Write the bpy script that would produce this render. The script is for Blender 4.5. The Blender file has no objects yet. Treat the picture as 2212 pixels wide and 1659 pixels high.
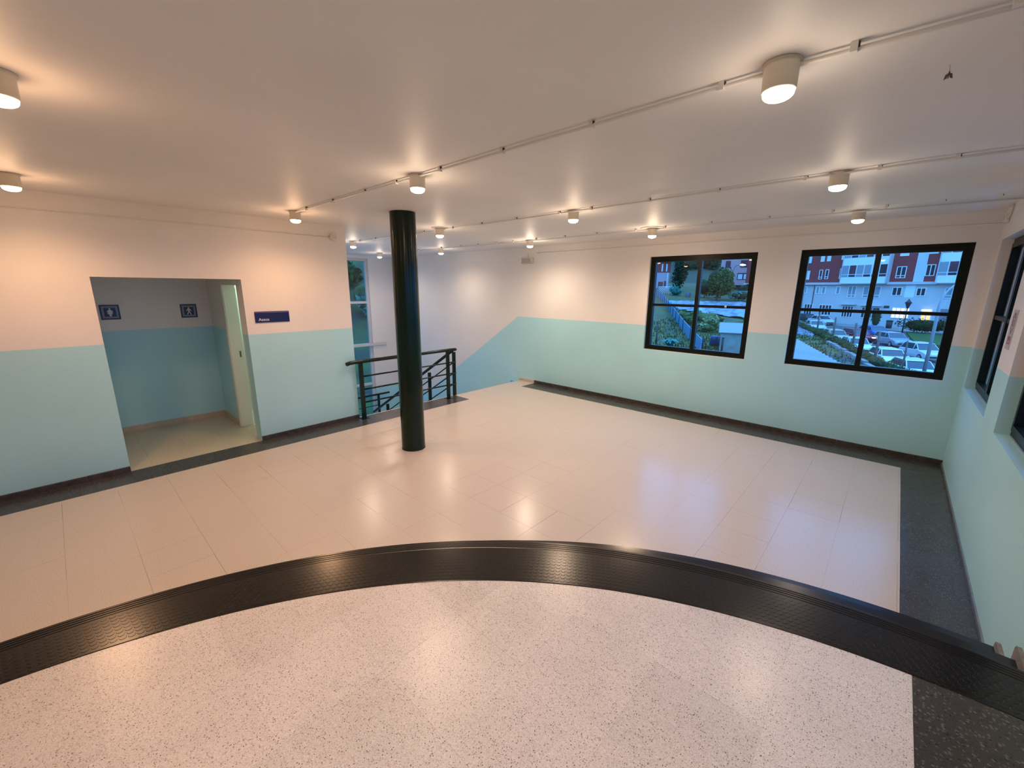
import bpy, bmesh, math, random
from mathutils import Vector, Matrix

random.seed(7)
SC = bpy.context.scene
COL = SC.collection

# ------------------------------------------------------------------ camera
FPX = 895.62                       # focal length in pixels of the 2212 px wide frame
cam_d = bpy.data.cameras.new('camera')
cam_d.sensor_fit = 'HORIZONTAL'
cam_d.sensor_width = 36.0
cam_d.lens = 36.0 * FPX / 2212.0
cam_d.clip_start = 0.05
cam_d.clip_end = 2000
cam = bpy.data.objects.new('camera', cam_d)
COL.objects.link(cam)
HC = 2.072
yaw, pitch, roll = math.radians(-42.438), math.radians(13.004), math.radians(0.448)
fw = Vector((math.sin(yaw) * math.cos(pitch), math.cos(yaw) * math.cos(pitch), -math.sin(pitch)))
rt = Vector((math.cos(yaw), -math.sin(yaw), 0))
up = rt.cross(fw)
rt2 = rt * math.cos(roll) + up * math.sin(roll)
up2 = -rt * math.sin(roll) + up * math.cos(roll)
M = Matrix((rt2, up2, -fw)).transposed().to_4x4()
M.translation = Vector((0, 0, HC))
cam.matrix_world = M
SC.camera = cam

# ------------------------------------------------------------------ world: even blue dusk sky
world = bpy.data.worlds.new('dusk_sky')
SC.world = world
world.use_nodes = True
bg = world.node_tree.nodes['Background']
bg.inputs[0].default_value = (0.12, 0.42, 1.0, 1)
bg.inputs[1].default_value = 3.9

# ------------------------------------------------------------------ exposure
SC.view_settings.view_transform = 'Standard'
SC.view_settings.look = 'None'
SC.view_settings.gamma = 1.0
SC.view_settings.use_curve_mapping = False
SC.view_settings.exposure = 0.0
SPOT_W = 57.0                      # watts of the beam of one ceiling spotlight
GLOW_W = 3.6                      # watts its bare bulb gives off all round
WARM = (1.0, 0.55, 0.28)           # older, more orange bulbs
SOFT = (1.0, 0.70, 0.47)           # warm white bulbs
COOL = (1.0, 0.76, 0.56)           # newer, whiter bulbs
SC.cycles.sample_clamp_indirect = 3.0
SC.cycles.caustics_reflective = False
SC.cycles.caustics_refractive = False
SC.cycles.adaptive_threshold = 0.03
SC.cycles.max_bounces = 6
SC.cycles.diffuse_bounces = 4
SC.cycles.glossy_bounces = 3
SC.cycles.transmission_bounces = 2
SC.cycles.transparent_max_bounces = 8
SC.cycles.use_denoising = True

# ------------------------------------------------------------------ room dimensions (metres)
XL, XR, YW, YB = -6.17, 0.695, 7.045, -3.0      # left wall, right wall, window wall, back wall
ZC = 2.93                                       # ceiling
HP = 1.455                                      # height of the teal paint
XE = -11.34                                     # end wall of the stairwell
YS = 3.08                                       # end of the left wall, near side of the stairwell
ZG = -3.3                                       # street level outside
ZM = -2.38                                      # half landing of the stairs
LZ = 0.54                                       # raised landing the camera stands on
LCI = (0.733, -0.989, 3.158)                    # inner arc of the rubber nosing (x, y, radius)
LCO = (0.579, -0.797, 3.276)                    # outer arc

# ------------------------------------------------------------------ helpers
def tag(o, label=None, cat=None, group=None, kind=None):
    if label: o['label'] = label
    if cat: o['category'] = cat
    if group: o['group'] = group
    if kind: o['kind'] = kind
    return o

def empty(name, loc=(0, 0, 0), label=None, cat=None, group=None, rz=0.0, kind=None):
    o = bpy.data.objects.new(name, None)
    o.empty_display_size = 0.1
    COL.objects.link(o)
    o.location = loc
    o.rotation_euler = (0, 0, rz)
    return tag(o, label, cat, group, kind)

def wloc(o):
    v = Vector((0, 0, 0))
    while o is not None:
        v += Vector(o.location)
        o = o.parent
    return v

class MB:
    def __init__(s):
        s.v = []; s.f = []; s.sm = []
    def add(s, vs, fs, smooth=False):
        b = len(s.v)
        s.v += [tuple(v) for v in vs]
        for f in fs:
            s.f.append(tuple(i + b for i in f)); s.sm.append(smooth)
        return s
    def box(s, a, b):
        x0, y0, z0 = a; x1, y1, z1 = b
        return s.add([(x0,y0,z0),(x1,y0,z0),(x1,y1,z0),(x0,y1,z0),(x0,y0,z1),(x1,y0,z1),(x1,y1,z1),(x0,y1,z1)],
                     [(0,3,2,1),(4,5,6,7),(0,1,5,4),(1,2,6,5),(2,3,7,6),(3,0,4,7)])
    def prism(s, poly, z0, z1):
        """poly: list of (x, y), counter-clockwise"""
        n = len(poly)
        vs = [(x, y, z0) for x, y in poly] + [(x, y, z1) for x, y in poly]
        return s.add(vs, [tuple(range(n - 1, -1, -1)), tuple(range(n, 2 * n))] +
                     [(i, (i + 1) % n, n + (i + 1) % n, n + i) for i in range(n)])
    def extrude(s, poly3, off):
        """flat polygon in 3D pushed along a vector"""
        n = len(poly3); o = Vector(off)
        vs = [tuple(p) for p in poly3] + [tuple(Vector(p) + o) for p in poly3]
        return s.add(vs, [tuple(range(n - 1, -1, -1)), tuple(range(n, 2 * n))] +
                     [(i, (i + 1) % n, n + (i + 1) % n, n + i) for i in range(n)])
    def tube(s, pts, r, n=10, cap=True):
        pts = [Vector(p) for p in pts]
        rings = []
        ref = None
        for i, p in enumerate(pts):
            t = (pts[min(i + 1, len(pts) - 1)] - pts[max(i - 1, 0)]).normalized()
            if ref is None:
                ref = Vector((0, 0, 1)) if abs(t.z) < 0.9 else Vector((1, 0, 0))
            u = (ref - t * ref.dot(t))
            if u.length < 1e-5: u = Vector((1, 0, 0)) - t * t.x
            u.normalize(); ref = u
            w = t.cross(u)
            rr = r[i] if isinstance(r, (list, tuple)) else r
            rings.append([p + (u * math.cos(2 * math.pi * k / n) + w * math.sin(2 * math.pi * k / n)) * rr for k in range(n)])
        b = len(s.v)
        for R in rings: s.v += [tuple(q) for q in R]
        for i in range(len(rings) - 1):
            for k in range(n):
                s.f.append((b + i*n + k, b + i*n + (k+1) % n, b + (i+1)*n + (k+1) % n, b + (i+1)*n + k)); s.sm.append(True)
        if cap:
            s.f.append(tuple(b + k for k in range(n - 1, -1, -1))); s.sm.append(False)
            e = b + (len(rings) - 1) * n
            s.f.append(tuple(e + k for k in range(n))); s.sm.append(False)
        return s
    def lathe(s, c, prof, n=24, axis='z', cap0=True, cap1=True):
        """prof: list of (radius, height) along the axis"""
        b = len(s.v)
        for r, h in prof:
            for k in range(n):
                a = 2 * math.pi * k / n
                x, y = r * math.cos(a), r * math.sin(a)
                p = {'z': (x, y, h), 'y': (x, h, -y), 'x': (h, x, y)}[axis]
                s.v.append((c[0] + p[0], c[1] + p[1], c[2] + p[2]))
        m = len(prof)
        for i in range(m - 1):
            for k in range(n):
                s.f.append((b + i*n + k, b + i*n + (k+1) % n, b + (i+1)*n + (k+1) % n, b + (i+1)*n + k)); s.sm.append(True)
        if cap0: s.f.append(tuple(b + k for k in range(n - 1, -1, -1))); s.sm.append(False)
        if cap1:
            e = b + (m - 1) * n
            s.f.append(tuple(e + k for k in range(n))); s.sm.append(False)
        return s
    def mesh(s, name, mat, off=(0, 0, 0)):
        me = bpy.data.meshes.new(name)
        me.from_pydata([(v[0] - off[0], v[1] - off[1], v[2] - off[2]) for v in s.v], [], s.f)
        if mat: me.materials.append(mat)
        me.polygons.foreach_set('use_smooth', s.sm)
        me.update()
        return me
    def build(s, name, mat, parent=None, local=False, origin=None, bevel=0.0):
        if parent is not None and not local:
            off = wloc(parent)
        else:
            off = Vector((0, 0, 0))
        loc = Vector((0, 0, 0))
        if origin is not None:
            loc = Vector(origin) - off; off = Vector(origin)
        me = s.mesh(name, mat, off)
        if bevel > 0:
            bm = bmesh.new(); bm.from_mesh(me)
            bmesh.ops.bevel(bm, geom=[e for e in bm.edges], offset=bevel, segments=2, affect='EDGES', profile=0.5, clamp_overlap=True)
            bm.to_mesh(me); bm.free()
        o = bpy.data.objects.new(name, me)
        COL.objects.link(o)
        o.location = loc
        if parent is not None: o.parent = parent
        return o

def struct(o):
    o['kind'] = 'structure'
    return o

def clip_convex(poly, clip):
    """Sutherland-Hodgman: poly and clip are counter-clockwise lists of (x, y)"""
    out = poly
    for i in range(len(clip)):
        ax, ay = clip[i]; bx, by = clip[(i + 1) % len(clip)]
        inp, out = out, []
        if not inp: return []
        side = lambda p: (bx - ax) * (p[1] - ay) - (by - ay) * (p[0] - ax)
        for j in range(len(inp)):
            p, q = inp[j], inp[(j + 1) % len(inp)]
            sp, sq = side(p), side(q)
            if sp >= 0: out.append(p)
            if (sp >= 0) != (sq >= 0):
                t = sp / (sp - sq)
                out.append((p[0] + (q[0] - p[0]) * t, p[1] + (q[1] - p[1]) * t))
    res = []
    for p in out:
        if not res or math.hypot(p[0] - res[-1][0], p[1] - res[-1][1]) > 1e-5: res.append(p)
    if len(res) > 1 and math.hypot(res[0][0] - res[-1][0], res[0][1] - res[-1][1]) < 1e-5: res.pop()
    return res if len(res) >= 3 else []

def area(p):
    return 0.5 * sum(p[i][0] * p[(i + 1) % len(p)][1] - p[(i + 1) % len(p)][0] * p[i][1] for i in range(len(p)))

# ------------------------------------------------------------------ materials
def newmat(name):
    m = bpy.data.materials.new(name); m.use_nodes = True
    nt = m.node_tree
    return m, nt, nt.nodes, nt.links, nt.nodes['Principled BSDF']

def mat(name, col, rough=0.5, metal=0.0, spec=0.5, noise=0.0, nscale=8.0, bump=0.0, bscale=60.0, emit=None, estr=0.0, trans=0.0):
    m, nt, N, L, P = newmat(name)
    P.inputs['Base Color'].default_value = (*col, 1)
    P.inputs['Roughness'].default_value = rough
    P.inputs['Metallic'].default_value = metal
    P.inputs['Specular IOR Level'].default_value = spec
    if trans: P.inputs['Transmission Weight'].default_value = trans
    if emit:
        P.inputs['Emission Color'].default_value = (*emit, 1)
        P.inputs['Emission Strength'].default_value = estr
    if noise > 0:
        g = N.new('ShaderNodeNewGeometry')
        t = N.new('ShaderNodeTexNoise'); t.inputs['Scale'].default_value = nscale; t.inputs['Detail'].default_value = 5
        L.new(g.outputs['Position'], t.inputs['Vector'])
        r = N.new('ShaderNodeMapRange')
        r.inputs[1].default_value = 0.3; r.inputs[2].default_value = 0.7
        r.inputs[3].default_value = 1 - noise; r.inputs[4].default_value = 1 + noise
        L.new(t.outputs['Fac'], r.inputs[0])
        mx = N.new('ShaderNodeVectorMath'); mx.operation = 'SCALE'
        mx.inputs[0].default_value = col
        L.new(r.outputs[0], mx.inputs['Scale'])
        L.new(mx.outputs[0], P.inputs['Base Color'])
    if bump > 0:
        g = N.new('ShaderNodeNewGeometry')
        t = N.new('ShaderNodeTexNoise'); t.inputs['Scale'].default_value = bscale; t.inputs['Detail'].default_value = 4
        L.new(g.outputs['Position'], t.inputs['Vector'])
        b = N.new('ShaderNodeBump'); b.inputs['Strength'].default_value = bump; b.inputs['Distance'].default_value = 0.01
        L.new(t.outputs['Fac'], b.inputs['Height'])
        L.new(b.outputs[0], P.inputs['Normal'])
    return m

WHITE = (0.80, 0.765, 0.735)
TEAL = (0.42, 0.73, 0.80)
def paint(name, slope=False):
    """white wall paint above, teal below; the edge follows the stair when slope"""
    m, nt, N, L, P = newmat(name)
    g = N.new('ShaderNodeNewGeometry'); sx = N.new('ShaderNodeSeparateXYZ')
    L.new(g.outputs['Position'], sx.inputs[0])
    lt = N.new('ShaderNodeMath'); lt.operation = 'LESS_THAN'
    L.new(sx.outputs['Z'], lt.inputs[0]); lt.inputs[1].default_value = HP
    if slope:
        ma = N.new('ShaderNodeMath'); ma.operation = 'MULTIPLY_ADD'
        L.new(sx.outputs['X'], ma.inputs[0]); ma.inputs[1].default_value = 0.672; ma.inputs[2].default_value = HP + 0.672 * 6.28
        mi = N.new('ShaderNodeMath'); mi.operation = 'MINIMUM'; L.new(ma.outputs[0], mi.inputs[0]); mi.inputs[1].default_value = HP
        mx = N.new('ShaderNodeMath'); mx.operation = 'MAXIMUM'; L.new(mi.outputs[0], mx.inputs[0]); mx.inputs[1].default_value = ZM + HP
        L.new(mx.outputs[0], lt.inputs[1])
    t = N.new('ShaderNodeTexNoise'); t.inputs['Scale'].default_value = 1.3; t.inputs['Detail'].default_value = 4
    L.new(g.outputs['Position'], t.inputs['Vector'])
    mr = N.new('ShaderNodeMapRange'); mr.inputs[1].default_value = .3; mr.inputs[2].default_value = .7; mr.inputs[3].default_value = .97; mr.inputs[4].default_value = 1.03
    L.new(t.outputs['Fac'], mr.inputs[0])
    mix = N.new('ShaderNodeMix'); mix.data_type = 'RGBA'
    mix.inputs[6].default_value = (*WHITE, 1); mix.inputs[7].default_value = (*TEAL, 1)
    L.new(lt.outputs[0], mix.inputs[0])
    vm = N.new('ShaderNodeVectorMath'); vm.operation = 'SCALE'
    L.new(mix.outputs[2], vm.inputs[0]); L.new(mr.outputs[0], vm.inputs['Scale'])
    L.new(vm.outputs[0], P.inputs['Base Color'])
    P.inputs['Roughness'].default_value = 0.42
    P.inputs['Specular IOR Level'].default_value = 0.35
    t2 = N.new('ShaderNodeTexNoise'); t2.inputs['Scale'].default_value = 45; t2.inputs['Detail'].default_value = 5
    L.new(g.outputs['Position'], t2.inputs['Vector'])
    b = N.new('ShaderNodeBump'); b.inputs['Strength'].default_value = 0.10; b.inputs['Distance'].default_value = 0.01
    L.new(t2.outputs['Fac'], b.inputs['Height']); L.new(b.outputs[0], P.inputs['Normal'])
    return m

def terrazzo(name, base, chip, light, rough=0.2, amount=0.62, tone=0.05, size=1.0):
    m, nt, N, L, P = newmat(name)
    g0 = N.new('ShaderNodeNewGeometry')
    g = N.new('ShaderNodeVectorMath'); g.operation = 'ADD'; g.inputs[1].default_value = (31.13, 27.29, 5.371)
    L.new(g0.outputs['Position'], g.inputs[0])
    nz = N.new('ShaderNodeTexNoise'); nz.inputs['Scale'].default_value = 160 / size
    L.new(g.outputs[0], nz.inputs['Vector'])
    off = N.new('ShaderNodeVectorMath'); off.operation = 'MULTIPLY_ADD'
    L.new(nz.outputs['Color'], off.inputs[0]); off.inputs[1].default_value = (0.009 * size,) * 3
    L.new(g.outputs[0], off.inputs[2])
    def chips(scale, thr, rnd):
        v = N.new('ShaderNodeTexVoronoi'); v.inputs['Scale'].default_value = scale
        L.new(off.outputs[0], v.inputs['Vector'])
        sep = N.new('ShaderNodeSeparateColor'); L.new(v.outputs['Color'], sep.inputs[0])
        a = N.new('ShaderNodeMath'); a.operation = 'LESS_THAN'; L.new(v.outputs['Distance'], a.inputs[0]); a.inputs[1].default_value = thr
        b = N.new('ShaderNodeMath'); b.operation = 'GREATER_THAN'; L.new(sep.outputs[0], b.inputs[0]); b.inputs[1].default_value = rnd
        c = N.new('ShaderNodeMath'); c.operation = 'MULTIPLY'; L.new(a.outputs[0], c.inputs[0]); L.new(b.outputs[0], c.inputs[1])
        return c.outputs[0]
    def mixc(fac, a, b):
        mx = N.new('ShaderNodeMix'); mx.data_type = 'RGBA'
        if isinstance(fac, float): mx.inputs[0].default_value = fac
        else: L.new(fac, mx.inputs[0])
        for i, c in ((6, a), (7, b)):
            if isinstance(c, tuple): mx.inputs[i].default_value = (*c, 1)
            else: L.new(c, mx.inputs[i])
        return mx.outputs[2]
    n2 = N.new('ShaderNodeTexNoise'); n2.inputs['Scale'].default_value = 3.1; n2.inputs['Detail'].default_value = 6
    L.new(g.outputs[0], n2.inputs['Vector'])
    mid = tuple(.55 * a + .45 * b for a, b in zip(base, chip))
    c = mixc(chips(85 / size, 0.40, 0.62), base, light)
    c = mixc(chips(120 / size, 0.42, amount), c, mid)
    c = mixc(chips(70 / size, 0.27, amount + .12), c, chip)
    oi = N.new('ShaderNodeObjectInfo')
    r1 = N.new('ShaderNodeMapRange'); r1.inputs[3].default_value = 1 - tone; r1.inputs[4].default_value = 1 + tone
    L.new(oi.outputs['Random'], r1.inputs[0])
    r2 = N.new('ShaderNodeMapRange'); r2.inputs[1].default_value = .3; r2.inputs[2].default_value = .7; r2.inputs[3].default_value = .94; r2.inputs[4].default_value = 1.05
    L.new(n2.outputs['Fac'], r2.inputs[0])
    mm = N.new('ShaderNodeMath'); mm.operation = 'MULTIPLY'; L.new(r1.outputs[0], mm.inputs[0]); L.new(r2.outputs[0], mm.inputs[1])
    vm = N.new('ShaderNodeVectorMath'); vm.operation = 'SCALE'; L.new(c, vm.inputs[0]); L.new(mm.outputs[0], vm.inputs['Scale'])
    L.new(vm.outputs[0], P.inputs['Base Color'])
    r3 = N.new('ShaderNodeMapRange'); r3.inputs[1].default_value = .3; r3.inputs[2].default_value = .7; r3.inputs[3].default_value = rough - .03; r3.inputs[4].default_value = rough + .05
    L.new(n2.outputs['Fac'], r3.inputs[0]); L.new(r3.outputs[0], P.inputs['Roughness'])
    P.inputs['Specular IOR Level'].default_value = 0.40
    return m

def glass(name, tint=(0.96, 0.98, 1.0), rough=0.0):
    m, nt, N, L, P = newmat(name)
    N.remove(P)
    tr = N.new('ShaderNodeBsdfTransparent'); tr.inputs[0].default_value = (*tint, 1)
    gl = N.new('ShaderNodeBsdfGlossy'); gl.inputs['Roughness'].default_value = rough
    fr = N.new('ShaderNodeFresnel')
    g = N.new('ShaderNodeNewGeometry'); io = N.new('ShaderNodeMapRange')      # same reflectance on both faces of a thin pane
    io.inputs[3].default_value = 1.5; io.inputs[4].default_value = 1 / 1.5
    L.new(g.outputs['Backfacing'], io.inputs[0]); L.new(io.outputs[0], fr.inputs['IOR'])
    mx = N.new('ShaderNodeMixShader')
    L.new(fr.outputs[0], mx.inputs[0]); L.new(tr.outputs[0], mx.inputs[1]); L.new(gl.outputs[0], mx.inputs[2])
    L.new(mx.outputs[0], N['Material Output'].inputs[0])
    return m

def emit(name, col, s):
    m, nt, N, L, P = newmat(name)
    N.remove(P)
    e = N.new('ShaderNodeEmission'); e.inputs[0].default_value = (*col, 1); e.inputs[1].default_value = s
    L.new(e.outputs[0], N['Material Output'].inputs[0])
    return m

PAINT = paint('two_tone_wall_paint')
PAINT_ST = paint('two_tone_stair_paint', True)
CEIL = mat('ceiling_paint', (0.85, 0.825, 0.81), 0.5, spec=0.22, noise=0.03, nscale=1.5, bump=0.06, bscale=30)
WPAINT = mat('white_gloss_paint', (0.78, 0.76, 0.72), 0.35)
MORTAR = mat('dark_joint_mortar', (0.13, 0.10, 0.08), 0.9)
MORTAR_L = mat('pale_joint_mortar', (0.50, 0.46, 0.42), 0.9)
TERR = mat('cream_terrazzo', (0.585, 0.52, 0.475), 0.235, spec=0.4, noise=0.16, nscale=150)
TERR_UP = terrazzo('speckled_cream_terrazzo', (0.68, 0.625, 0.59), (0.16, 0.13, 0.11), (0.78, 0.73, 0.69), 0.27, 0.55, 0.06, 0.52)
DARK = terrazzo('dark_grey_terrazzo', (0.050, 0.046, 0.044), (0.018, 0.017, 0.016), (0.13, 0.12, 0.11), 0.26, 0.6, 0.10)
SKIRT_D = mat('dark_stone_skirting', (0.060, 0.048, 0.044), 0.34, noise=0.35, nscale=14)
SKIRT_L = mat('beige_stone_skirting', (0.50, 0.42, 0.34), 0.35, noise=0.08, nscale=12)
SKIRT_D2 = mat('grey_wall_skirting', (0.13, 0.135, 0.13), 0.4, noise=0.2, nscale=14)
SKIRT_G = mat('grey_stone_skirting', (0.20, 0.175, 0.155), 0.5, noise=0.25, nscale=22)
RUBBER = mat('black_rubber', (0.007, 0.0055, 0.005), 0.23, spec=0.42, noise=0.15, nscale=9)
GREEN = mat('bottle_green_enamel', (0.004, 0.014, 0.0085), 0.19, spec=0.28)
FRAME = mat('black_green_frame', (0.004, 0.007, 0.0055), 0.36, spec=0.2)
GLASS = glass('window_glass')
GLASS_ST = glass('tinted_stair_glass', (0.72, 0.80, 0.80))
ALU = mat('white_aluminium_frame', (0.62, 0.60, 0.58), 0.4)
CAN = mat('cream_lamp_can', (0.66, 0.60, 0.50), 0.45)
NAVY = mat('navy_sign_plate', (0.010, 0.010, 0.075), 0.3)
GREYB = mat('grey_sign_border', (0.20, 0.22, 0.30), 0.4)
SILVER = mat('pale_sign_print', (0.62, 0.62, 0.62), 0.4)
BLACKP = mat('black_plastic', (0.015, 0.015, 0.015), 0.4)
STEEL = mat('dull_steel', (0.35, 0.34, 0.32), 0.35, metal=0.8)

# ================================================================== THE ROOM
def wall(name, boxes, m=None):
    b = MB()
    for a, c in boxes: b.box(a, c)
    return struct(b.build(name, m or PAINT))

def holed(u0, u1, z0, z1, holes):
    """rectangles (u0,z0,u1,z1) that fill a wall strip around holes (ua,ub,za,zb), sorted by ua"""
    out = []; u = u0
    for ua, ub, za, zb in holes:
        if ua > u: out.append((u, z0, ua, z1))
        if za > z0: out.append((ua, z0, ub, za))
        if zb < z1: out.append((ua, zb, ub, z1))
        u = ub
    if u < u1: out.append((u, z0, u1, z1))
    return out

NY0, NY1, NZ, NXB = 0.305, 1.660, 2.155, -7.95           # toilet recess
W1X = (-3.257, -1.622); W2X = (-1.095, 0.527); WZ = (1.027, 2.612)
R1Y = (5.32, 6.87); R2Y = (3.20, 4.775); R3Y = (1.09, 2.65); R4Y = (-1.02, 0.54); RZ = (1.01, 2.61)
SWY = (3.40, 6.27); SWZ = (-2.30, 2.86)

wall('wall_left', [((XL - .2, u0, z0), (XL, u1, z1)) for u0, z0, u1, z1 in holed(YB, YS, -.05, ZC, [(NY0, NY1, -.05, NZ)])])
wall('wall_far', [((u0, YW, z0), (u1, YW + .3, z1)) for u0, z0, u1, z1 in
                  holed(-6.5, XR + .3, -.05, ZC, [(W1X[0], W1X[1], *WZ), (W2X[0], W2X[1], *WZ)]) + [(XE, -4.2, -6.5, ZC)]], PAINT_ST)
wall('wall_right', [((XR, u0, z0), (XR + .3, u1, z1)) for u0, z0, u1, z1 in holed(YB - .2, YW, -.05, ZC, [(*R4Y, *RZ), (*R3Y, *RZ), (*R2Y, *RZ), (*R1Y, *RZ)])])
wall('wall_back', [((XL - .2, YB - .2, -.05), (XR, YB, ZC))])
wall('wall_stair_end', [((XE - .2, u0, z0), (XE, u1, z1)) for u0, z0, u1, z1 in holed(YS - .1, YW + .3, -4.2, ZC, [(SWY[0], SWY[1], *SWZ)])], PAINT_ST)
wall('wall_stair_near', [((XE, YS - .1, -4.2), (XL - .2, YS, ZC)), ((XL - .2, YS - .1, -4.2), (XL, YS, -.05))], PAINT_ST)
wall('wall_recess_back', [((NXB - .1, NY0 - .1, -.05), (NXB, NY1 + .14, ZC))])
wall('wall_recess_left', [((NXB, NY0 - .1, -.05), (XL - .2, NY0, ZC))])
DX0, DX1, DZ = -7.06, -6.375, 2.085                       # doorway in the recess
wall('wall_recess_right', [((u0, NY1, z0), (u1, NY1 + .14, z1)) for u0, z0, u1, z1 in holed(NXB, XL - .2, -.05, ZC, [(DX0 - .03, DX1 + .0, -.05, DZ + .03)])])
struct(MB().box((XE - .2, YB - .2, ZC), (XR + .3, YW + .3, ZC + .2)).build('ceiling', CEIL))
struct(MB().box((NXB, NY0, 2.32), (XL - .2, NY1, 2.40)).build('ceiling_recess_bounce', CEIL))  # unseen low ceiling, added to bounce floor light into the recess

# restroom behind the doorway, lit by its own tube
RESTW = mat('pale_restroom_tile', (0.72, 0.80, 0.72), 0.35)
rr = MB()
rr.box((NXB - .1, NY1 + .14, -.05), (NXB, YS - .1, 2.6)).box((NXB, YS - .18, -.05), (XL - .2, YS - .1, 2.6))
rr.box((NXB, NY1 + .14, 2.6), (XL - .2, YS - .1, 2.66)).box((NXB, NY1 + .14, -.05), (XL - .2, YS - .18, 0))
struct(rr.build('wall_restroom', RESTW))
struct(MB().box((DX0 - .03, NY1, -.05), (DX1, NY1 + .14, 0)).build('floor_threshold', SKIRT_L))
tl = empty('fluorescent_lamp', (-7.55, 2.20, 2.60), 'fluorescent batten lighting the restroom behind the narrow doorway', 'lamp')
MB().box((-7.60, 1.95, 2.55), (-7.50, 2.75, 2.60)).build('housing', WPAINT, tl)
MB().tube([(-7.55, 1.98, 2.525), (-7.55, 2.72, 2.525)], 0.018, 10).build('tube', emit('fluorescent_glow', (0.74, 1.0, 0.78), 110), tl)

# ------------------------------------------------------------------ floor and its tiles
fl = struct(MB().box((XL - .04, YB, -.12), (XR, YW, -.004)).build('floor', MORTAR))
tile_cache = {}
def add_tile(poly, z, thick, m, parent, name='tile', gap=1.0):
    """a tile from a clipped grid cell; whole tiles share one of a few meshes"""
    a = area(poly)
    if abs(a) < 2e-5: return None
    if a < 0: poly = poly[::-1]
    cx = sum(p[0] for p in poly) / len(poly); cy = sum(p[1] for p in poly) / len(poly)
    w = max(p[0] for p in poly) - min(p[0] for p in poly); h = max(p[1] for p in poly) - min(p[1] for p in poly)
    var = random.randrange(6)
    g = (0.0002, 0.0003, 0.0004, 0.0006, 0.0010, 0.0014)[var] * gap
    rect = len(poly) == 4 and abs(abs(a) - w * h) < 1e-6
    key = (round(w, 3), round(h, 3), m.name, var) if rect else None
    if key and key in tile_cache:
        me = tile_cache[key]
    else:
        k = 1 - 2 * g / max(min(w, h), .05)
        loc = [((p[0] - cx) * k, (p[1] - cy) * k) for p in poly]
        if rect: loc = [(-w/2 + g, -h/2 + g), (w/2 - g, -h/2 + g), (w/2 - g, h/2 - g), (-w/2 + g, h/2 - g)]
        me = MB().prism(loc, -thick, 0).mesh(name, m)
        if key: tile_cache[key] = me
    if rect:
        cx = (min(p[0] for p in poly) + max(p[0] for p in poly)) / 2; cy = (min(p[1] for p in poly) + max(p[1] for p in poly)) / 2
    o = bpy.data.objects.new(name, me); COL.objects.link(o)
    o.location = Vector((cx, cy, z + random.uniform(-.0002, .0002))) - wloc(parent)
    o.parent = parent
    return o

def grid_tiles(rect, ox, oy, z, m, parent, name='tile', s=0.4, skip=None, clip=None, thick=0.0035, gap=1.0):
    x0, y0, x1, y1 = rect
    i = math.floor((x0 - ox) / s)
    n = 0
    while ox + i * s < x1 - 1e-6:
        a, b = max(x0, ox + i * s), min(x1, ox + (i + 1) * s)
        j = math.floor((y0 - oy) / s)
        while oy + j * s < y1 - 1e-6:
            c, d = max(y0, oy + j * s), min(y1, oy + (j + 1) * s)
            poly = [(a, c), (b, c), (b, d), (a, d)]
            j += 1
            if b - a < .004 or d - c < .004: continue
            if skip and all(skip(p) for p in poly): continue
            if clip: poly = clip_convex(poly, clip)
            if poly and add_tile(poly, z, thick, m, parent, name, gap): n += 1
        i += 1
    return n

BW = 0.325                                       # x where the right border starts
under_step = lambda p: math.hypot(p[0] - LCO[0] - .16, p[1] - LCO[1] - .20) < LCO[2] + .45
grid_tiles((-5.76, -0.85, BW, 6.60), -0.09, 0.552, 0, TERR, fl, 'tile', skip=under_step, gap=.8)
grid_tiles((XL - .03, 5.10, -5.76, YW), -0.09, 0.552, 0, TERR, fl, 'tile')
grid_tiles((XL, -0.85, -5.76, 5.10), XL, 0.30, 0, DARK, fl, 'border_tile', s=0.41)
grid_tiles((-5.76, 6.60, XR, YW), -0.09, 6.60, 0, DARK, fl, 'border_tile', s=0.445)
grid_tiles((BW, 3.0, XR, 6.60), BW, 3.05, 0, DARK, fl, 'border_tile', s=0.41)
struct(MB().box((XL, YB, -.004), (BW, -0.85, 0)).build('floor_rear', TERR))
fr = struct(MB().box((NXB, NY0, -.12), (XL - .0, NY1, -.004)).build('floor_recess', MORTAR))
grid_tiles((NXB, NY0, XL, NY1), -6.57, 0.50, 0, mat('beige_recess_terrazzo', (0.50, 0.44, 0.34), 0.25, noise=0.10, nscale=60), fr, 'tile')

# ------------------------------------------------------------------ skirting boards, piece by piece
def skirting(name, p0, p1, nrm, h, m, step=0.40, z=0.0, th=0.014, first=None, cut=None):
    """pieces of stone along p0-p1 standing proud of the wall by th along nrm"""
    r = struct(empty(name, (p0[0], p0[1], z)))
    d = Vector((p1[0] - p0[0], p1[1] - p0[1], 0)); Ln = d.length; d.normalize(); nv = Vector((*nrm, 0))
    t = 0.0; k = 0
    while t < Ln - .01:
        e = min(Ln, t + (first if (k == 0 and first) else step))
        a = Vector((p0[0], p0[1], z)) + d * (t + .0008); b = Vector((p0[0], p0[1], z)) + d * (e - .0008)
        hh = h + random.uniform(-.0012, .0012); tt = th + random.uniform(-.001, .001)
        q = [a, b, b + nv * tt, a + nv * tt]
        mb = MB()
        vs = [tuple(v) for v in q] + [(v.x, v.y, z + hh - (0.003 if i > 1 else 0)) for i, v in enumerate(q)]
        mb.add(vs, [(3,2,1,0),(4,5,6,7),(0,1,5,4),(1,2,6,5),(2,3,7,6),(3,0,4,7)])
        mb.build('skirting_piece', m, r)
        t = e; k += 1
    return r
skirting('baseboard_left_front', (XL, -0.85), (XL, NY0), (1, 0), 0.062, SKIRT_D, 0.40)
skirting('baseboard_left_rear', (XL, NY1), (XL, YS), (1, 0), 0.062, SKIRT_D, 0.33)
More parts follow.
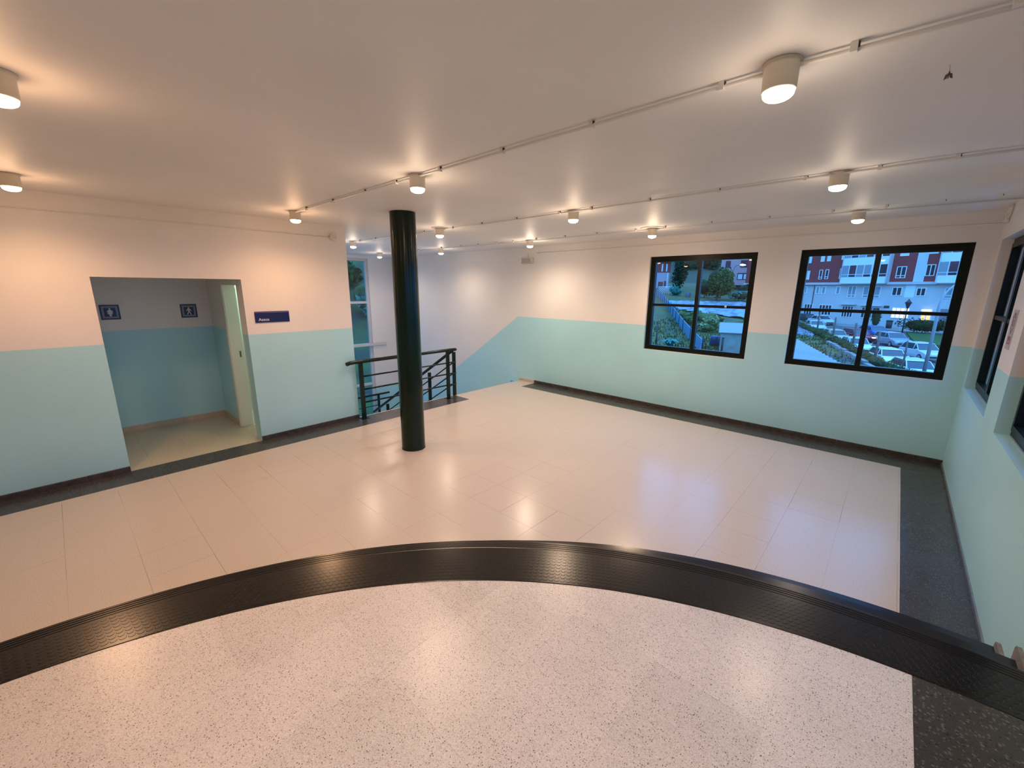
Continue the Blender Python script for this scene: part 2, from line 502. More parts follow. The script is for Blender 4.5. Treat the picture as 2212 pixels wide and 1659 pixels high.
skirting('baseboard_far', (-5.76, YW), (XR, YW), (0, -1), 0.066, SKIRT_D, 0.40, first=0.22)
skirting('baseboard_far_corner', (-6.20, YW), (-5.76, YW), (0, -1), 0.066, SKIRT_L, 0.44)
skirting('baseboard_right', (XR, 3.2), (XR, YW), (-1, 0), 0.032, SKIRT_D2, 0.40, th=.010)
skirting('baseboard_recess_back', (NXB, NY0), (NXB, NY1), (1, 0), 0.075, SKIRT_L, 0.40)
skirting('baseboard_recess_right', (NXB, NY1), (DX0 - .06, NY1), (0, -1), 0.075, SKIRT_L, 0.40)

# ------------------------------------------------------------------ raised landing with curved steps
def arc(c, r, a0, a1, n):
    return [(c[0] + r * math.cos(a0 + (a1 - a0) * i / n), c[1] + r * math.sin(a0 + (a1 - a0) * i / n)) for i in range(n + 1)]
def wall_angle(c, r): return math.acos(max(-1, min(1, (XR - .002 - c[0]) / r)))
def back_angle(c, r):
    s_ = (YB + .002 - c[1]) / r
    return math.pi - math.asin(s_)
def disc(c, r, n=96):
    pts = arc(c, r, wall_angle(c, r), back_angle(c, r), n)
    return [(XR - .002, YB + .002)] + pts
lo_poly = disc(LCI[:2], LCI[2])
land = struct(MB().prism(disc(LCO[:2], LCO[2] - .03), -.004, LZ - .0007).build('floor_landing', MORTAR_L))
BX = 0.278
grid_tiles((-2.6, YB, BX, 2.5), -0.52, 0.28, LZ, TERR_UP, land, 'tile', clip=lo_poly, gap=.4)
grid_tiles((BX, YB, XR - .002, 2.5), BX, 0.28, LZ, DARK, land, 'border_tile', s=0.41, clip=lo_poly)
for k, (sh, dr, z1) in enumerate((((.08, .10), .25, .36), ((.16, .20), .50, .18))):
    c = (LCO[0] + sh[0], LCO[1] + sh[1]); r = LCO[2] + dr
    if k == 0: ci, ri = LCO[:2], LCO[2] - .03
    else: ci, ri = (LCO[0] + .08, LCO[1] + .10), LCO[2] + .25
    outer = arc(c, r, wall_angle(c, r), back_angle(c, r), 90)
    inner = arc(ci, ri + .001, wall_angle(ci, ri), back_angle(ci, ri), 90)
    st = struct(MB().prism(outer + inner[::-1], 0.0005, z1 - .004).build('curved_step', TERR))
    ed = arc(c, r + .006, wall_angle(c, r), back_angle(c, r), 90); ed2 = arc(c, r - .22, wall_angle(c, r - .22), back_angle(c, r - .22), 90)
    MB().prism(ed + ed2[::-1], z1 - .004, z1).build('step_rubber', RUBBER, st)

nos = empty('stair_nosing', (-1.3, 1.8, LZ), 'black rubber nosing with round studs along the curved edge of the landing', 'stair nosing')
a0, a1 = wall_angle(LCO[:2], LCO[2]), back_angle(LCO[:2], LCO[2])
def inner_t(a):
    """distance from the outer centre to the inner arc along angle a"""
    dx, dy = math.cos(a), math.sin(a); ox, oy = LCO[0] - LCI[0], LCO[1] - LCI[1]
    b = dx * ox + dy * oy; c = ox * ox + oy * oy - LCI[2] ** 2
    return -b + math.sqrt(b * b - c)
nb = MB(); nA = 150
PROF = [(.078, .0030), (.076, .0052), (.066, .0052), (.064, .0030), (.060, .0030), (.058, .0056), (.049, .0056), (.047, .0032),
        (.043, .0032), (.041, .0058), (.032, .0058), (.030, .0034), (.026, .0034), (.024, .0060), (.010, .0060), (.003, .0020), (0, -.006), (.000, -.030), (.006, -.040), (.03, -.040)]
rings = []
for i in range(nA + 1):
    a = a0 + (a1 - a0) * i / nA
    ti = inner_t(a)
    ring = [(ti, LZ - .003), (ti, LZ + .0015), (ti + .004, LZ + .0022)] + [(LCO[2] - d, LZ + z) for d, z in PROF]
    rings.append([(LCO[0] + t * math.cos(a), LCO[1] + t * math.sin(a), z) for t, z in ring])
vs = [p for R in rings for p in R]; k = len(rings[0])
fs = [(i*k + j, (i+1)*k + j, (i+1)*k + j + 1, i*k + j + 1) for i in range(nA) for j in range(k - 1)]
nb.add(vs, [f[::-1] for f in fs], smooth=False)
nb.build('rubber_strip', RUBBER, nos)
sb = MB()
pitch_s = .0305; rows = 12
for j in range(rows):
    d_out = .096 + j * .0266
    rad = LCO[2] - d_out
    n = int((a1 - a0) * rad / pitch_s)
    for i in range(n):
        a = a0 + (i + .5 + .5 * (j % 2)) * pitch_s / rad
        if a > a1: continue
        if rad < inner_t(a) + .014: continue
        if a > math.radians(196): continue
        sb.lathe((LCO[0] + rad * math.cos(a), LCO[1] + rad * math.sin(a), LZ + .0026), [(.0134, 0), (.0130, .0007), (.0121, .0010)], 10, cap0=False)
so = sb.build('round_studs', RUBBER, nos); so['kind'] = 'stuff'

# stepped stone skirting of the curved steps on the right wall
sk = struct(empty('trim_1', (XR, 3.0, 0)))
for y0, y1, z0, z1 in ((2.99, 3.19, 0.0, .222), (2.70, 2.895, .12, .412), (2.50, 2.62, .30, .575)):
    pr = MB()
    pts = [(y0, z0), (y1 + .012, z0), (y1, z1 - .022), (y1 - .012, z1 - .004), (y1 - .03, z1), (y0, z1 + .002)]
    pr.extrude([(XR, y, z) for y, z in pts], (-.018, 0, 0)).build('skirting_piece', SKIRT_G, sk)

# ------------------------------------------------------------------ stairs going down beside the window wall
TR, RI = 0.273, 2.38 / 13
stp = struct(MB().box((XE, YS, ZM - .2), (-6.20 - 13 * TR + TR, YW, ZM)).build('floor_half_landing', TERR))
for i in range(12):
    x1 = -6.20 - i * TR; z1 = -(i + 1) * RI
    struct(MB().box((x1 - TR, 5.08, z1 - .22), (x1, YW, z1)).build('stair_step', TERR))
    MB()
for i in range(6):
    x0 = -6.20 - 12 * TR + i * TR; z1 = ZM - (i + 1) * RI
    struct(MB().box((x0, YS, z1 - .22), (x0 + TR, 4.95, z1)).build('stair_step', TERR))
zk = struct(empty('trim_2', (-6.2, YW, 0)))
for i in range(12):
    x1 = -6.20 - i * TR; z1 = -(i + 1) * RI
    MB().box((x1 - TR + .002, YW - .014, z1), (x1 - .0, YW, z1 + .085)).build('skirting_piece', SKIRT_L, zk)
struct(MB().box((XL - .06, YS, -.30), (XL - .04, 5.08, -.004)).build('trim_3', WPAINT))

# ------------------------------------------------------------------ doorway of the recess
dr = struct(empty('door_1', (DX0, NY1, 0)))
lin = MB()
lin.box((DX0 - .03, NY1 - .004, 0), (DX0, NY1 + .15, DZ + .03)).box((DX1 - .03, NY1 - .004, 0), (DX1, NY1 + .15, DZ + .03)).box((DX0, NY1 - .004, DZ), (DX1 - .03, NY1 + .15, DZ + .03))
lin.build('door_frame', WPAINT, dr)
MB().box((DX0 - .07, NY1 - .016, 0), (DX0 - .012, NY1, DZ + .07)).build('casing', WPAINT, dr)
MB().box((DX0 - .012, NY1 - .016, DZ + .012), (DX1, NY1, DZ + .07)).build('casing', WPAINT, dr)
lf = MB().box((DX1 - .07, NY1 + .16, .01), (DX1 - .032, NY1 + .80, DZ - .01)).build('door_leaf', WPAINT, dr)
MB().tube([(DX1 - .075, NY1 + .74, 1.03), (DX1 - .12, NY1 + .74, 1.03), (DX1 - .12, NY1 + .64, 1.03)], .009, 8).build('door_handle', STEEL, lf)
MB().box((DX0, NY1 + .095, 1.05), (DX0 + .0015, NY1 + .118, 1.14)).build('strike_plate', mat('brass_strike', (0.16, 0.13, 0.10), 0.4, metal=.6), dr)

# ------------------------------------------------------------------ windows
def window_far(name, X, label):
    """four-light window in the far wall; frame sits 5 cm back from the room face"""
    x0, x1 = X; z0, z1 = WZ
    r = struct(empty(name, ((x0 + x1) / 2, YW + .05, z0)))
    y0, y1 = YW + .045, YW + .115
    t = MB()
    t.box((x0, y0, z0), (x0 + .045, y1, z1)).box((x1 - .045, y0, z0), (x1, y1, z1)).box((x0 + .045, y0, z1 - .045), (x1 - .045, y1, z1)).box((x0 + .045, y0, z0), (x1 - .045, y1, z0 + .045))
    t.build('outer_frame', FRAME, r)
    xm = (x0 + x1) / 2; zm = z0 + .785
    # two side-hung sashes, each divided by a glazing bar
    for a, b in ((x0 + .045, xm), (xm, x1 - .045)):
        s = MB(); yy0, yy1 = y0 + .008, y1 + .012
        s.box((a, yy0, z0 + .045), (a + (.040 if a < xm - .1 else .028), yy1, z1 - .045))
        s.box((b - (.028 if a < xm - .1 else .040), yy0, z0 + .045), (b, yy1, z1 - .045))
        l, q = a + (.040 if a < xm - .1 else .028), b - (.028 if a < xm - .1 else .040)
        s.box((l, yy0, z1 - .085), (q, yy1, z1 - .045)).box((l, yy0, z0 + .045), (q, yy1, z0 + .083))
        so_ = s.build('sash', FRAME, r)
        MB().box((l, yy0 + .004, zm - .021), (q, yy1 - .004, zm + .021)).build('glazing_bar', FRAME, so_)
        for za, zb in ((z0 + .083, zm - .021), (zm + .021, z1 - .085)):
            MB().box((l, y0 + .040, za), (q, y0 + .046, zb)).build('pane', GLASS, so_)
    MB().box((x0, YW + .004, z0 - .0005), (x1, y0, z0 + .006)).build('sill', WPAINT, r)
    return r
w1 = window_far('window_1', W1X, '')
w2 = window_far('window_2', W2X, '')
MB().box((-2.0, YW + .040, 1.803), (-1.972, YW + .052, 1.833)).build('catch', mat('cream_catch', (0.7, 0.66, 0.5), .4), w1)

def window_right(name, Y):
    y0, y1 = Y; z0, z1 = RZ
    xa, xb = XR + .085, XR + .15
    r = struct(empty(name, (xa, (y0 + y1) / 2, z0)))
    t = MB()
    t.box((xa, y0, z0), (xb, y0 + .05, z1)).box((xa, y1 - .05, z0), (xb, y1, z1)).box((xa, y0 + .05, z1 - .05), (xb, y1 - .05, z1)).box((xa, y0 + .05, z0), (xb, y1 - .05, z0 + .05))
    t.build('outer_frame', FRAME, r)
    ym = (y0 + y1) / 2; zm = z0 + .80
    for a, b in ((y0 + .05, ym), (ym, y1 - .05)):
        s = MB(); x0_, x1_ = xa - .012, xb - .02
        s.box((x0_, a, z0 + .05), (x1_, a + .045, z1 - .05)).box((x0_, b - .045, z0 + .05), (x1_, b, z1 - .05))
        s.box((x0_, a + .045, z1 - .095), (x1_, b - .045, z1 - .05)).box((x0_, a + .045, z0 + .05), (x1_, b - .045, z0 + .095))
        so_ = s.build('sash', FRAME, r)
        MB().box((x0_ + .004, a + .045, zm - .02), (x1_ - .004, b - .045, zm + .02)).build('glazing_bar', FRAME, so_)
        for za, zb in ((z0 + .095, zm - .02), (zm + .02, z1 - .095)):
            MB().box((xa + .02, a + .045, za), (xa + .026, b - .045, zb)).build('pane', GLASS, so_)
    # outdoor insect screen: fine upright wires in a thin grey rail
    w = MB(); y = y0 + .055
    while y < y1 - .055:
        w.box((xb + .008, y, z0 + .05), (xb + .0095, y + .0009, z1 - .05)); y += .0065
    so2 = w.build('insect_screen', BLACKP, r); so2['kind'] = 'stuff'
    MB().box((xa - .004, y0 + .05, z0 - .0005), (xb, y1 - .05, z0 + .012)).build('track', STEEL, r)
    return r
window_right('window_3', R1Y)
window_right('window_4', R2Y)
window_right('window_5', R3Y)
window_right('window_6', R4Y)

sw = struct(empty('window_7', (XE, SWY[1], SWZ[0])))
f = MB(); xa, xb = XE - .13, XE - .06
f.box((xa, SWY[1] - .07, SWZ[0]), (xb, SWY[1], SWZ[1])).box((xa, SWY[0], SWZ[0]), (xb, SWY[0] + .07, SWZ[1]))
f.box((xa, SWY[0] + .07, SWZ[1] - .07), (xb, SWY[1] - .07, SWZ[1])).box((xa, SWY[0] + .07, SWZ[0]), (xb, SWY[1] - .07, SWZ[0] + .07))
f.box((xa, 4.80, SWZ[0] + .07), (xb, 4.86, SWZ[1] - .07))
f.build('outer_frame', ALU, sw)
zz = [SWZ[0] + .07, -2.0, -.78, .42, 1.64, SWZ[1] - .07]
for i in range(1, 5):
    for ya, yb in ((SWY[0] + .07, 4.80), (4.86, SWY[1] - .07)):
        MB().box((xa + .004, ya, zz[i] - .032), (xb - .004, yb, zz[i] + .032)).build('glazing_bar', ALU, sw)
for i in range(5):
    za = zz[i] + (.032 if i else 0); zb = zz[i + 1] - (.032 if i < 4 else 0)
    for ya, yb in ((SWY[0] + .07, 4.80), (4.86, SWY[1] - .07)):
        MB().box((xa + .03, ya, za), (xa + .036, yb, zb)).build('pane', GLASS_ST, sw)
MB().box((XE + .001, 3.45, .385), (XE + .06, 6.68, .455)).build('cross_beam', ALU, sw)

# ================================================================== THINGS IN THE ROOM
# ------------------------------------------------------------------ column
CX, CY = -4.46, 2.95
co = empty('column', (CX, CY, 0), 'thick glossy bottle-green round column from floor to ceiling', 'column')
MB().lathe((CX, CY, 0), [(.150, .012), (.150, ZC - .001)], 64, cap0=False, cap1=False).build('shaft', GREEN, co)
MB().lathe((CX, CY, 0), [(.153, .0005), (.153, .010), (.150, .013)], 64, cap0=True, cap1=False).build('base_ring', FRAME, co)

# ------------------------------------------------------------------ guard railing of the stairwell
GX = -6.10; DY = 5.11
rl = empty('stair_railing', (GX, 3.13, 0), 'bottle-green steel stair railing running down from the column to the stairs', 'railing')
def turn(z, r):
    """guard rail along Y, round the corner, then down the flight along -X"""
    pts = [(GX, 4.2, z), (GX, 4.95, z)]
    for k in range(1, 7):
        a = k / 6 * math.pi / 2
        pts.append((GX - .09 * (1 - math.cos(a)), 5.02 + .09 * math.sin(a), z - .015 * k / 6))
    x = GX - .12
    while x > -9.55:
        pts.append((x, DY, z - .03 - .60 * (GX - .12 - x))); x -= .4
    return pts
hr = [(GX + .012, 2.90, .915), (GX + .002, 2.96, .925), (GX, 3.05, .93)] + turn(.93, .03)
MB().tube(hr, .0295, 14).build('handrail', GREEN, rl)
for z in (.688, .475, .262):
    MB().tube([(GX, 3.13, z)] + turn(z, .0135), .0135, 8).build('rail', GREEN, rl)
for x, y, z0, z1 in ((GX, 3.13, 0, .92), (GX, 4.87, 0, .92), (GX - .11, DY, -.18, .86), (-7.02, DY, -.72, .34), (-8.75, DY, -1.83, -.68), (-9.45, DY, -2.2, -1.12)):
    MB().box((x - .018, y - .031, z0), (x + .018, y + .031, z1)).build('post', GREEN, rl)
for y in (3.13, 4.87):
    MB().box((GX - .06, y - .06, 0), (GX + .06, y + .06, .007)).build('base_plate', GREEN, rl)

wg = empty('window_guard', (-11.2, 6.25, ZM), 'dark green guard rail in front of the tall stair window', 'railing')
MB().tube([(-11.2, 3.4, -1.09), (-11.2, 6.62, -1.09)], .028, 10).build('handrail', GREEN, wg)
for z in (-1.42, -1.72, -2.02):
    MB().tube([(-11.2, 3.4, z), (-11.2, 6.25, z)], .012, 8).build('rail', GREEN, wg)
for y in (3.6, 5.0, 6.25):
    MB().box((-11.22, y - .03, ZM), (-11.18, y + .03, -1.10)).build('post', GREEN, wg)

# ------------------------------------------------------------------ ceiling spotlights
def spotlight(x, y, col, label, disc_r=0.0, power=1.0):
    t = empty('ceiling_spotlight', (x, y, ZC), label, 'spotlight', 'spotlights in rows on the ceiling')
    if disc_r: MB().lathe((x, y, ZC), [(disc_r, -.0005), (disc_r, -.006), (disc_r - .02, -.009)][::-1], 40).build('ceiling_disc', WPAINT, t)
    z = ZC - (.009 if disc_r else 0)
    MB().lathe((x, y, z), [(.056, -.098), (.0575, -.100), (.060, -.096), (.061, -.012), (.068, -.009), (.068, -.0005)], 28, cap0=False).build('can', CAN, t)
    bt = MB(); prof = [(.054, -.050), (.055, -.108)]
    for k in range(1, 7):
        a = k / 6 * math.pi / 2
        prof.append((max(.055 * math.cos(a), .0015), -.108 - .026 * math.sin(a)))
    bt.lathe((x, y, z), prof[::-1], 24, cap0=True, cap1=True)
    key = 'bulb_glow_%d' % int(col[1] * 100)
    m = bpy.data.materials.get(key) or emit(key, (1.0, 0.45 + .55 * col[1], 0.25 + .75 * col[2]), 16)
    bt.build('bulb', m, t)
    ld = bpy.data.lights.new('spot_beam', 'SPOT')
    ld.energy = SPOT_W * power; ld.color = col; ld.spot_size = math.radians(172); ld.spot_blend = 1.0; ld.shadow_soft_size = 0.055
    lo = bpy.data.objects.new('spot_beam', ld); COL.objects.link(lo); lo.parent = t; lo.location = (0, 0, -.205)
    pd = bpy.data.lights.new('bulb_light', 'POINT')
    pd.energy = GLOW_W * power; pd.color = col; pd.shadow_soft_size = 0.055
    po = bpy.data.objects.new('bulb_light', pd); COL.objects.link(po); po.parent = t; po.location = (0, 0, -.205)
    return t
spotlight(-0.48, 2.06, COOL, 'cream ceiling spotlight at upper right, nearest to the camera', 0, .6)
spotlight(-2.94, 2.095, SOFT, 'cream ceiling spotlight on the nearest conduit, just above the green column top')
spotlight(-5.37, 2.09, WARM, 'orange-glowing ceiling spotlight at the left end of the nearest conduit')
spotlight(-2.90, -0.01, WARM, 'ceiling spotlight cut by the left picture edge, the upper one')
spotlight(-5.38, -0.07, WARM, 'ceiling spotlight cut by the left picture edge, the lower one above the toilet recess wall')
spotlight(-0.476, 4.11, COOL, 'ceiling spotlight on the middle conduit above the right-hand window', 0, .5)
spotlight(-2.87, 4.146, SOFT, 'ceiling spotlight on the middle conduit, right of the emergency light')
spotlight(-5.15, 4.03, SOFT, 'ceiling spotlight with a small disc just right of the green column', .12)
spotlight(-7.92, 4.10, COOL, 'ceiling spotlight next to the end of the left wall, over the stairwell')
spotlight(-0.48, 6.15, COOL, 'ceiling spotlight close above the right-hand window', 0, .32)
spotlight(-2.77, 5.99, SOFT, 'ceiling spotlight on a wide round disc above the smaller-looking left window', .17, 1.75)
spotlight(-5.16, 6.10, COOL, 'ceiling spotlight directly above the emergency light', 0, 1.6)
spotlight(-7.80, 6.12, COOL, 'small far ceiling spotlight right of the green column over the stairs')
spotlight(-10.0, 5.87, COOL, 'farthest ceiling spotlight, beside the tall stair window')
spotlight(-0.48, 0.03, SOFT, 'ceiling spotlight over the raised landing, above the camera', 0, 1.2)

# ------------------------------------------------------------------ conduits on clips along the ceiling
def conduit(pts, clips, label, drop=0.020):
    t = empty('ceiling_conduit', pts[0], label, 'conduit', 'white conduits along the ceiling')
    MB().tube(pts, .0085, 8).build('tube', WPAINT, t)
    y = pts[0][1]
    for x in clips:
        c = MB().box((x - .011, y - .013, ZC - drop - .013), (x + .011, y + .013, ZC - .0005)).build('clip', WPAINT, t)
        MB().box((x + .011, y - .009, ZC - .018), (x + .016, y + .004, ZC - .004)).build('clip_shadow', BLACKP, c)  # small black box standing in for the shadow beside the clip
    return t
cz = ZC - .020
conduit([(-5.37, 2.07, cz), (-3.0, 2.072, cz), (-.42, 2.068, cz), (-.1, 2.09, cz), (XR - .01, 2.15, cz)], (-4.99, -4.35, -3.71, -3.2, -2.62, -1.99, -1.34, -.70, -.26, .12),
        'white conduit running from the lamp by the left wall to the top right corner')
conduit([(-7.90, 4.07, cz), (-3.0, 4.08, cz), (0, 4.06, cz), (XR - .01, 4.12, cz)], (-7.59, -7.03, -6.4, -5.6, -4.9, -4.3, -3.67, -3.01, -2.59, -1.94, -1.31, -.68, -.25, .13, .5),
        'white conduit across the middle of the ceiling behind the column')
conduit([(-10.0, 5.90, cz), (-5.8, 6.02, cz), (-1.0, 6.03, cz), (XR - .01, 6.15, cz)], (-8.34, -7.5, -6.86, -6.34, -5.83, -5.4, -4.85, -4.24, -3.64, -2.99, -2.55, -1.95, -1.3, -.69, -.25, .16, .52),
        'white conduit along the ceiling nearest to the window wall')

# painted cables and junction boxes high on the walls
t = empty('wall_cable', (XL, 2.83, 2.765), 'thin painted cable along the top of the left wall', 'cable')
MB().tube([(XL + .006, YB + .05, 2.765), (XL + .006, 2.83, 2.765)], .006, 6).build('cable', WPAINT, t)
t = empty('wall_cable', (-5.70, YW, 2.803), 'thin painted cable along the top of the window wall', 'cable')
MB().tube([(-5.75, YW - .006, 2.80), (-2.0, YW - .006, 2.805), (XR - .02, YW - .006, 2.79), (XR - .006, YW - .02, 2.79), (XR - .006, 6.83, 2.81)], .0065, 6).build('cable', WPAINT, t)
jb = empty('junction_box', (XL, 2.895, 2.772), 'round white junction box near the end of the left wall', 'junction box')
MB().lathe((XL, 2.895, 2.772), [(.052, 0.0005), (.052, .030), (.046, .036)], 24, axis='x').build('housing', WPAINT, jb)
MB().lathe((XL, 2.895, 2.772), [(.040, .036), (.040, .040)], 24, axis='x', cap0=False).build('lid', CAN, jb)
for dz in (-.018, .012):
    MB().tube([(XL + .015, 2.845, 2.772 + dz), (XL + .015, 2.825, 2.772 + dz)], .008, 8).build('cable_gland', WPAINT, jb)
jb = empty('junction_box', (XR, 6.77, 2.815), 'small square junction box with grimy edges in the top right corner', 'junction box')
MB().box((XR - .038, 6.725, 2.77), (XR - .0005, 6.815, 2.86)).build('housing', WPAINT, jb, bevel=.004)
MB().lathe((XR - .038, 6.77, 2.815), [(.030, -.004), (.030, -.0005)], 18, axis='x').build('lid', CAN, jb)
MB().tube([(XR - .012, 6.715, 2.80), (XR - .012, 6.66, 2.84), (XR - .012, 6.6, ZC - .01)], .009, 8).build('cable_gland', CAN, jb)

# ------------------------------------------------------------------ emergency light above the stairs
em = empty('emergency_light', (-6.0, YW, 2.65), 'small white rectangular emergency light on the wall by the stairs', 'emergency light')
MB().box((-6.155, YW - .045, 2.592), (-5.845, YW - .0005, 2.710)).build('housing', CAN, em, bevel=.006)
MB().box((-6.135, YW - .054, 2.606), (-5.905, YW - .0455, 2.690)).build('diffuser', mat('milky_diffuser', (0.45, 0.41, 0.38), .3), em, bevel=.003)
MB().box((-5.892, YW - .050, 2.640), (-5.868, YW - .0455, 2.682)).build('indicator', WPAINT, em)
for x in (-6.14, -5.862):
    MB().lathe((x, YW - .0455, 2.601), [(.006, -.002), (.006, 0)], 8, axis='y').build('screw', BLACKP, em)
MB().tube([(-6.0, YW - .007, 2.711), (-6.0, YW - .007, 2.80)], .006, 6).build('cable', WPAINT, em)

# ------------------------------------------------------------------ signs
def pict(name, m, parent, poly, x):
    MB().extrude([(x, y, z) for y, z in poly], (.0015, 0, 0)).build(name, m, parent)
def circle(y, z, r, n=14): return [(y + r * math.cos(2 * math.pi * k / n), z + r * math.sin(2 * math.pi * k / n)) for k in range(n)]
def wc_sign(yc, zc, woman, label):
    x = NXB
    t = empty('restroom_sign', (x, yc, zc), label, 'sign', 'restroom door signs')
    MB().box((x + .0005, yc - .10, zc - .10), (x + .010, yc + .10, zc + .10)).build('plate', NAVY, t)
    b = MB(); o, i = .082, .060
    b.box((x + .0101, yc - o, zc - o), (x + .0112, yc - i, zc + o)).box((x + .0101, yc + i, zc - o), (x + .0112, yc + o, zc + o))
    b.box((x + .0101, yc - i, zc + i), (x + .0112, yc + i, zc + o)).box((x + .0101, yc - i, zc - o), (x + .0112, yc + i, zc - i))
    b.build('border', GREYB, t)
    X = x + .0101
    fg = MB()
    def piece(p): fg.extrude([(X, yc + y, zc + z) for y, z in p], (.0016, 0, 0))
    piece(circle(0, .046, .0095))
    if woman:
        piece([(-.011, .034), (-.034, .004), (-.026, -.001), (-.012, .015), (-.030, -.024), (-.012, -.024), (-.012, -.056), (-.001, -.056), (-.001, -.024)][::-1])
        piece([(.001, -.024), (.001, -.056), (.012, -.056), (.012, -.024), (.030, -.024), (.012, .015), (.026, -.001), (.034, .004), (.011, .034)][::-1])
        piece([(-.011, .034), (-.001, -.024), (.001, -.024), (.011, .034)])
    else:
        piece([(-.012, .034), (-.034, .004), (-.027, -.002), (-.010, .014), (-.010, -.006), (-.028, -.054), (-.017, -.057), (0, -.014), (.017, -.057), (.028, -.054), (.010, -.006), (.010, .014), (.027, -.002), (.034, .004), (.012, .034)])
    fg.build('pictogram', SILVER, t)
wc_sign(.519, 1.710, True, 'square navy sign with a white woman pictogram, left in the recess')
wc_sign(1.391, 1.700, False, 'square navy sign with a white walking man pictogram, right in the recess')

sg = empty('restroom_name_sign', (XL, 1.975, 1.675), 'navy rectangular sign reading Aseos on the left wall', 'sign')
MB().box((XL + .0005, 1.762, 1.605), (XL + .010, 2.182, 1.748)).build('plate', NAVY, sg)
MB().box((XL + .0101, 1.762, 1.734), (XL + .0112, 2.182, 1.739)).build('line', mat('lilac_line', (0.25, 0.2, 0.4), .4), sg)
fc = bpy.data.curves.new('aseos_text', 'FONT'); fc.body = 'Aseos'; fc.size = .052; fc.extrude = .0008; fc.offset = .0008
fo = bpy.data.objects.new('aseos_text_tmp', fc); COL.objects.link(fo)
bpy.context.view_layer.update()
me = bpy.data.meshes.new_from_object(fo.evaluated_get(bpy.context.evaluated_depsgraph_get()))
bpy.data.objects.remove(fo)
me.materials.clear(); me.materials.append(SILVER)
lt = bpy.data.objects.new('lettering', me); COL.objects.link(lt); lt.parent = sg
lt.rotation_euler = (math.pi / 2, 0, math.pi / 2)
lt.location = (.0112, 1.800 - 1.975, 1.627 - 1.675)

# notice on the pier between the right-hand windows
nt_ = empty('wall_notice', (XR, 5.135, 1.78), 'narrow paper notice with a hexagon drawing and a red square, between the right windows', 'notice')
BROWN = mat('brown_print', (0.12, 0.075, 0.065), .5); REDP = mat('red_print', (0.28, 0.075, 0.10), .5); ORP = mat('orange_print', (0.50, 0.18, 0.07), .5)
MB().box((XR - .003, 5.05, 1.625), (XR - .0005, 5.222, 1.936)).build('sheet', mat('mauve_paper', (0.50, 0.42, 0.42), .4), nt_)
def on_notice(name, m, poly, th=.0006):
    MB().extrude([(XR - .0031, y, z) for y, z in poly], (-th, 0, 0)).build(name, m, nt_)
def outline(name, m, poly, w):
    cy = sum(p[0] for p in poly) / len(poly); cz_ = sum(p[1] for p in poly) / len(poly)
    b = MB(); n = len(poly)
    ins = [(cy + (y - cy) * (1 - w), cz_ + (z - cz_) * (1 - w)) for y, z in poly]
    for i in range(n):
        j = (i + 1) % n
        b.extrude([(XR - .0031, *poly[i]), (XR - .0031, *poly[j]), (XR - .0031, *ins[j]), (XR - .0031, *ins[i])], (-.0006, 0, 0))
    b.build(name, m, nt_)
outline('hexagon', BROWN, [(5.136, 1.918), (5.185, 1.885), (5.185, 1.790), (5.136, 1.742), (5.088, 1.790), (5.088, 1.885)], .20)
outline('ring', BROWN, [(5.136 + .026 * math.cos(a * .524), 1.832 + .026 * math.sin(a * .524)) for a in range(12)], .35)
on_notice('orange_mark', ORP, [(5.100, 1.872), (5.172, 1.872), (5.172, 1.884), (5.100, 1.884)])
on_notice('red_square', REDP, [(5.085, 1.665), (5.19, 1.665), (5.19, 1.728), (5.085, 1.728)])
on_notice('pale_square', mat('pink_print', (0.55, 0.32, 0.38), .5), [(5.112, 1.676), (5.163, 1.676), (5.163, 1.698), (5.112, 1.698)], .001)

# moth hanging on the ceiling
mo = empty('moth', (.0, 2.51, ZC), 'small brown moth hanging by a thread from the ceiling at upper right', 'moth')
MB().tube([(.0, 2.505, ZC - .0005), (.002, 2.51, ZC - .02)], .0006, 5).build('thread', mat('moth_brown', (0.10, 0.08, 0.06), .8), mo)
MB().tube([(.002, 2.51, ZC - .020), (.002, 2.514, ZC - .030), (.001, 2.52, ZC - .045)], [.0015, .003, .001], 6).build('body', bpy.data.materials['moth_brown'], mo)
for s in (-1, 1):
    MB().extrude([(.002, 2.512, ZC - .024), (.002 + s * .010, 2.515, ZC - .030), (.002 + s * .013, 2.52, ZC - .046), (.002 + s * .004, 2.518, ZC - .042)], (0, .0006, 0)).build('wing', bpy.data.materials['moth_brown'], mo)

# ================================================================== OUTSIDE
def at(px, py, depth):
    """point seen at a pixel of the 2212 x 1659 frame, depth metres ahead of the lens"""
    return Vector((0, 0, HC)) + fw * depth + rt2 * ((px - 1106) / FPX * depth) + up2 * ((829.5 - py) / FPX * depth)
def smooth(a, b, x):
    t = max(0.0, min(1.0, (x - a) / (b - a))); return t * t * (3 - 2 * t)
def ground(x, y):
    az = math.degrees(math.atan2(x, y)); s = math.hypot(x, y)
    z = ZG + .085 * max(0, s - 46) * smooth(-9, -14, az)
    z += .42 * max(0, s - 15) * smooth(-42, -52, az)
    # bank down to the street on the far side of the garden hedge
    best = 1e9; side = 0
    for (ax, ay), (bx, by) in zip(HL[:-1], HL[1:]):
        dx, dy = bx - ax, by - ay; t = max(0, min(1, ((x - ax) * dx + (y - ay) * dy) / (dx * dx + dy * dy)))
        d = math.hypot(x - ax - t * dx, y - ay - t * dy)
        if d < best: best = d; side = dx * (y - ay) - dy * (x - ax)
    if side > 0 and y > 20: z -= 1.9 * smooth(.3, 1.6, best)
    return min(z, 40)
HL = [(-13.5, 86.0), (-11.11, 78.2), (-4.45, 55.5), (-1.61, 44.3), (-.42, 39.3), (1.5, 34.0), (4.2, 26.0)]   # line of the garden hedge
def z_road(y): return ZG - .7 * max(-.2, 80 - y) / 30 if y < 80 else ZG
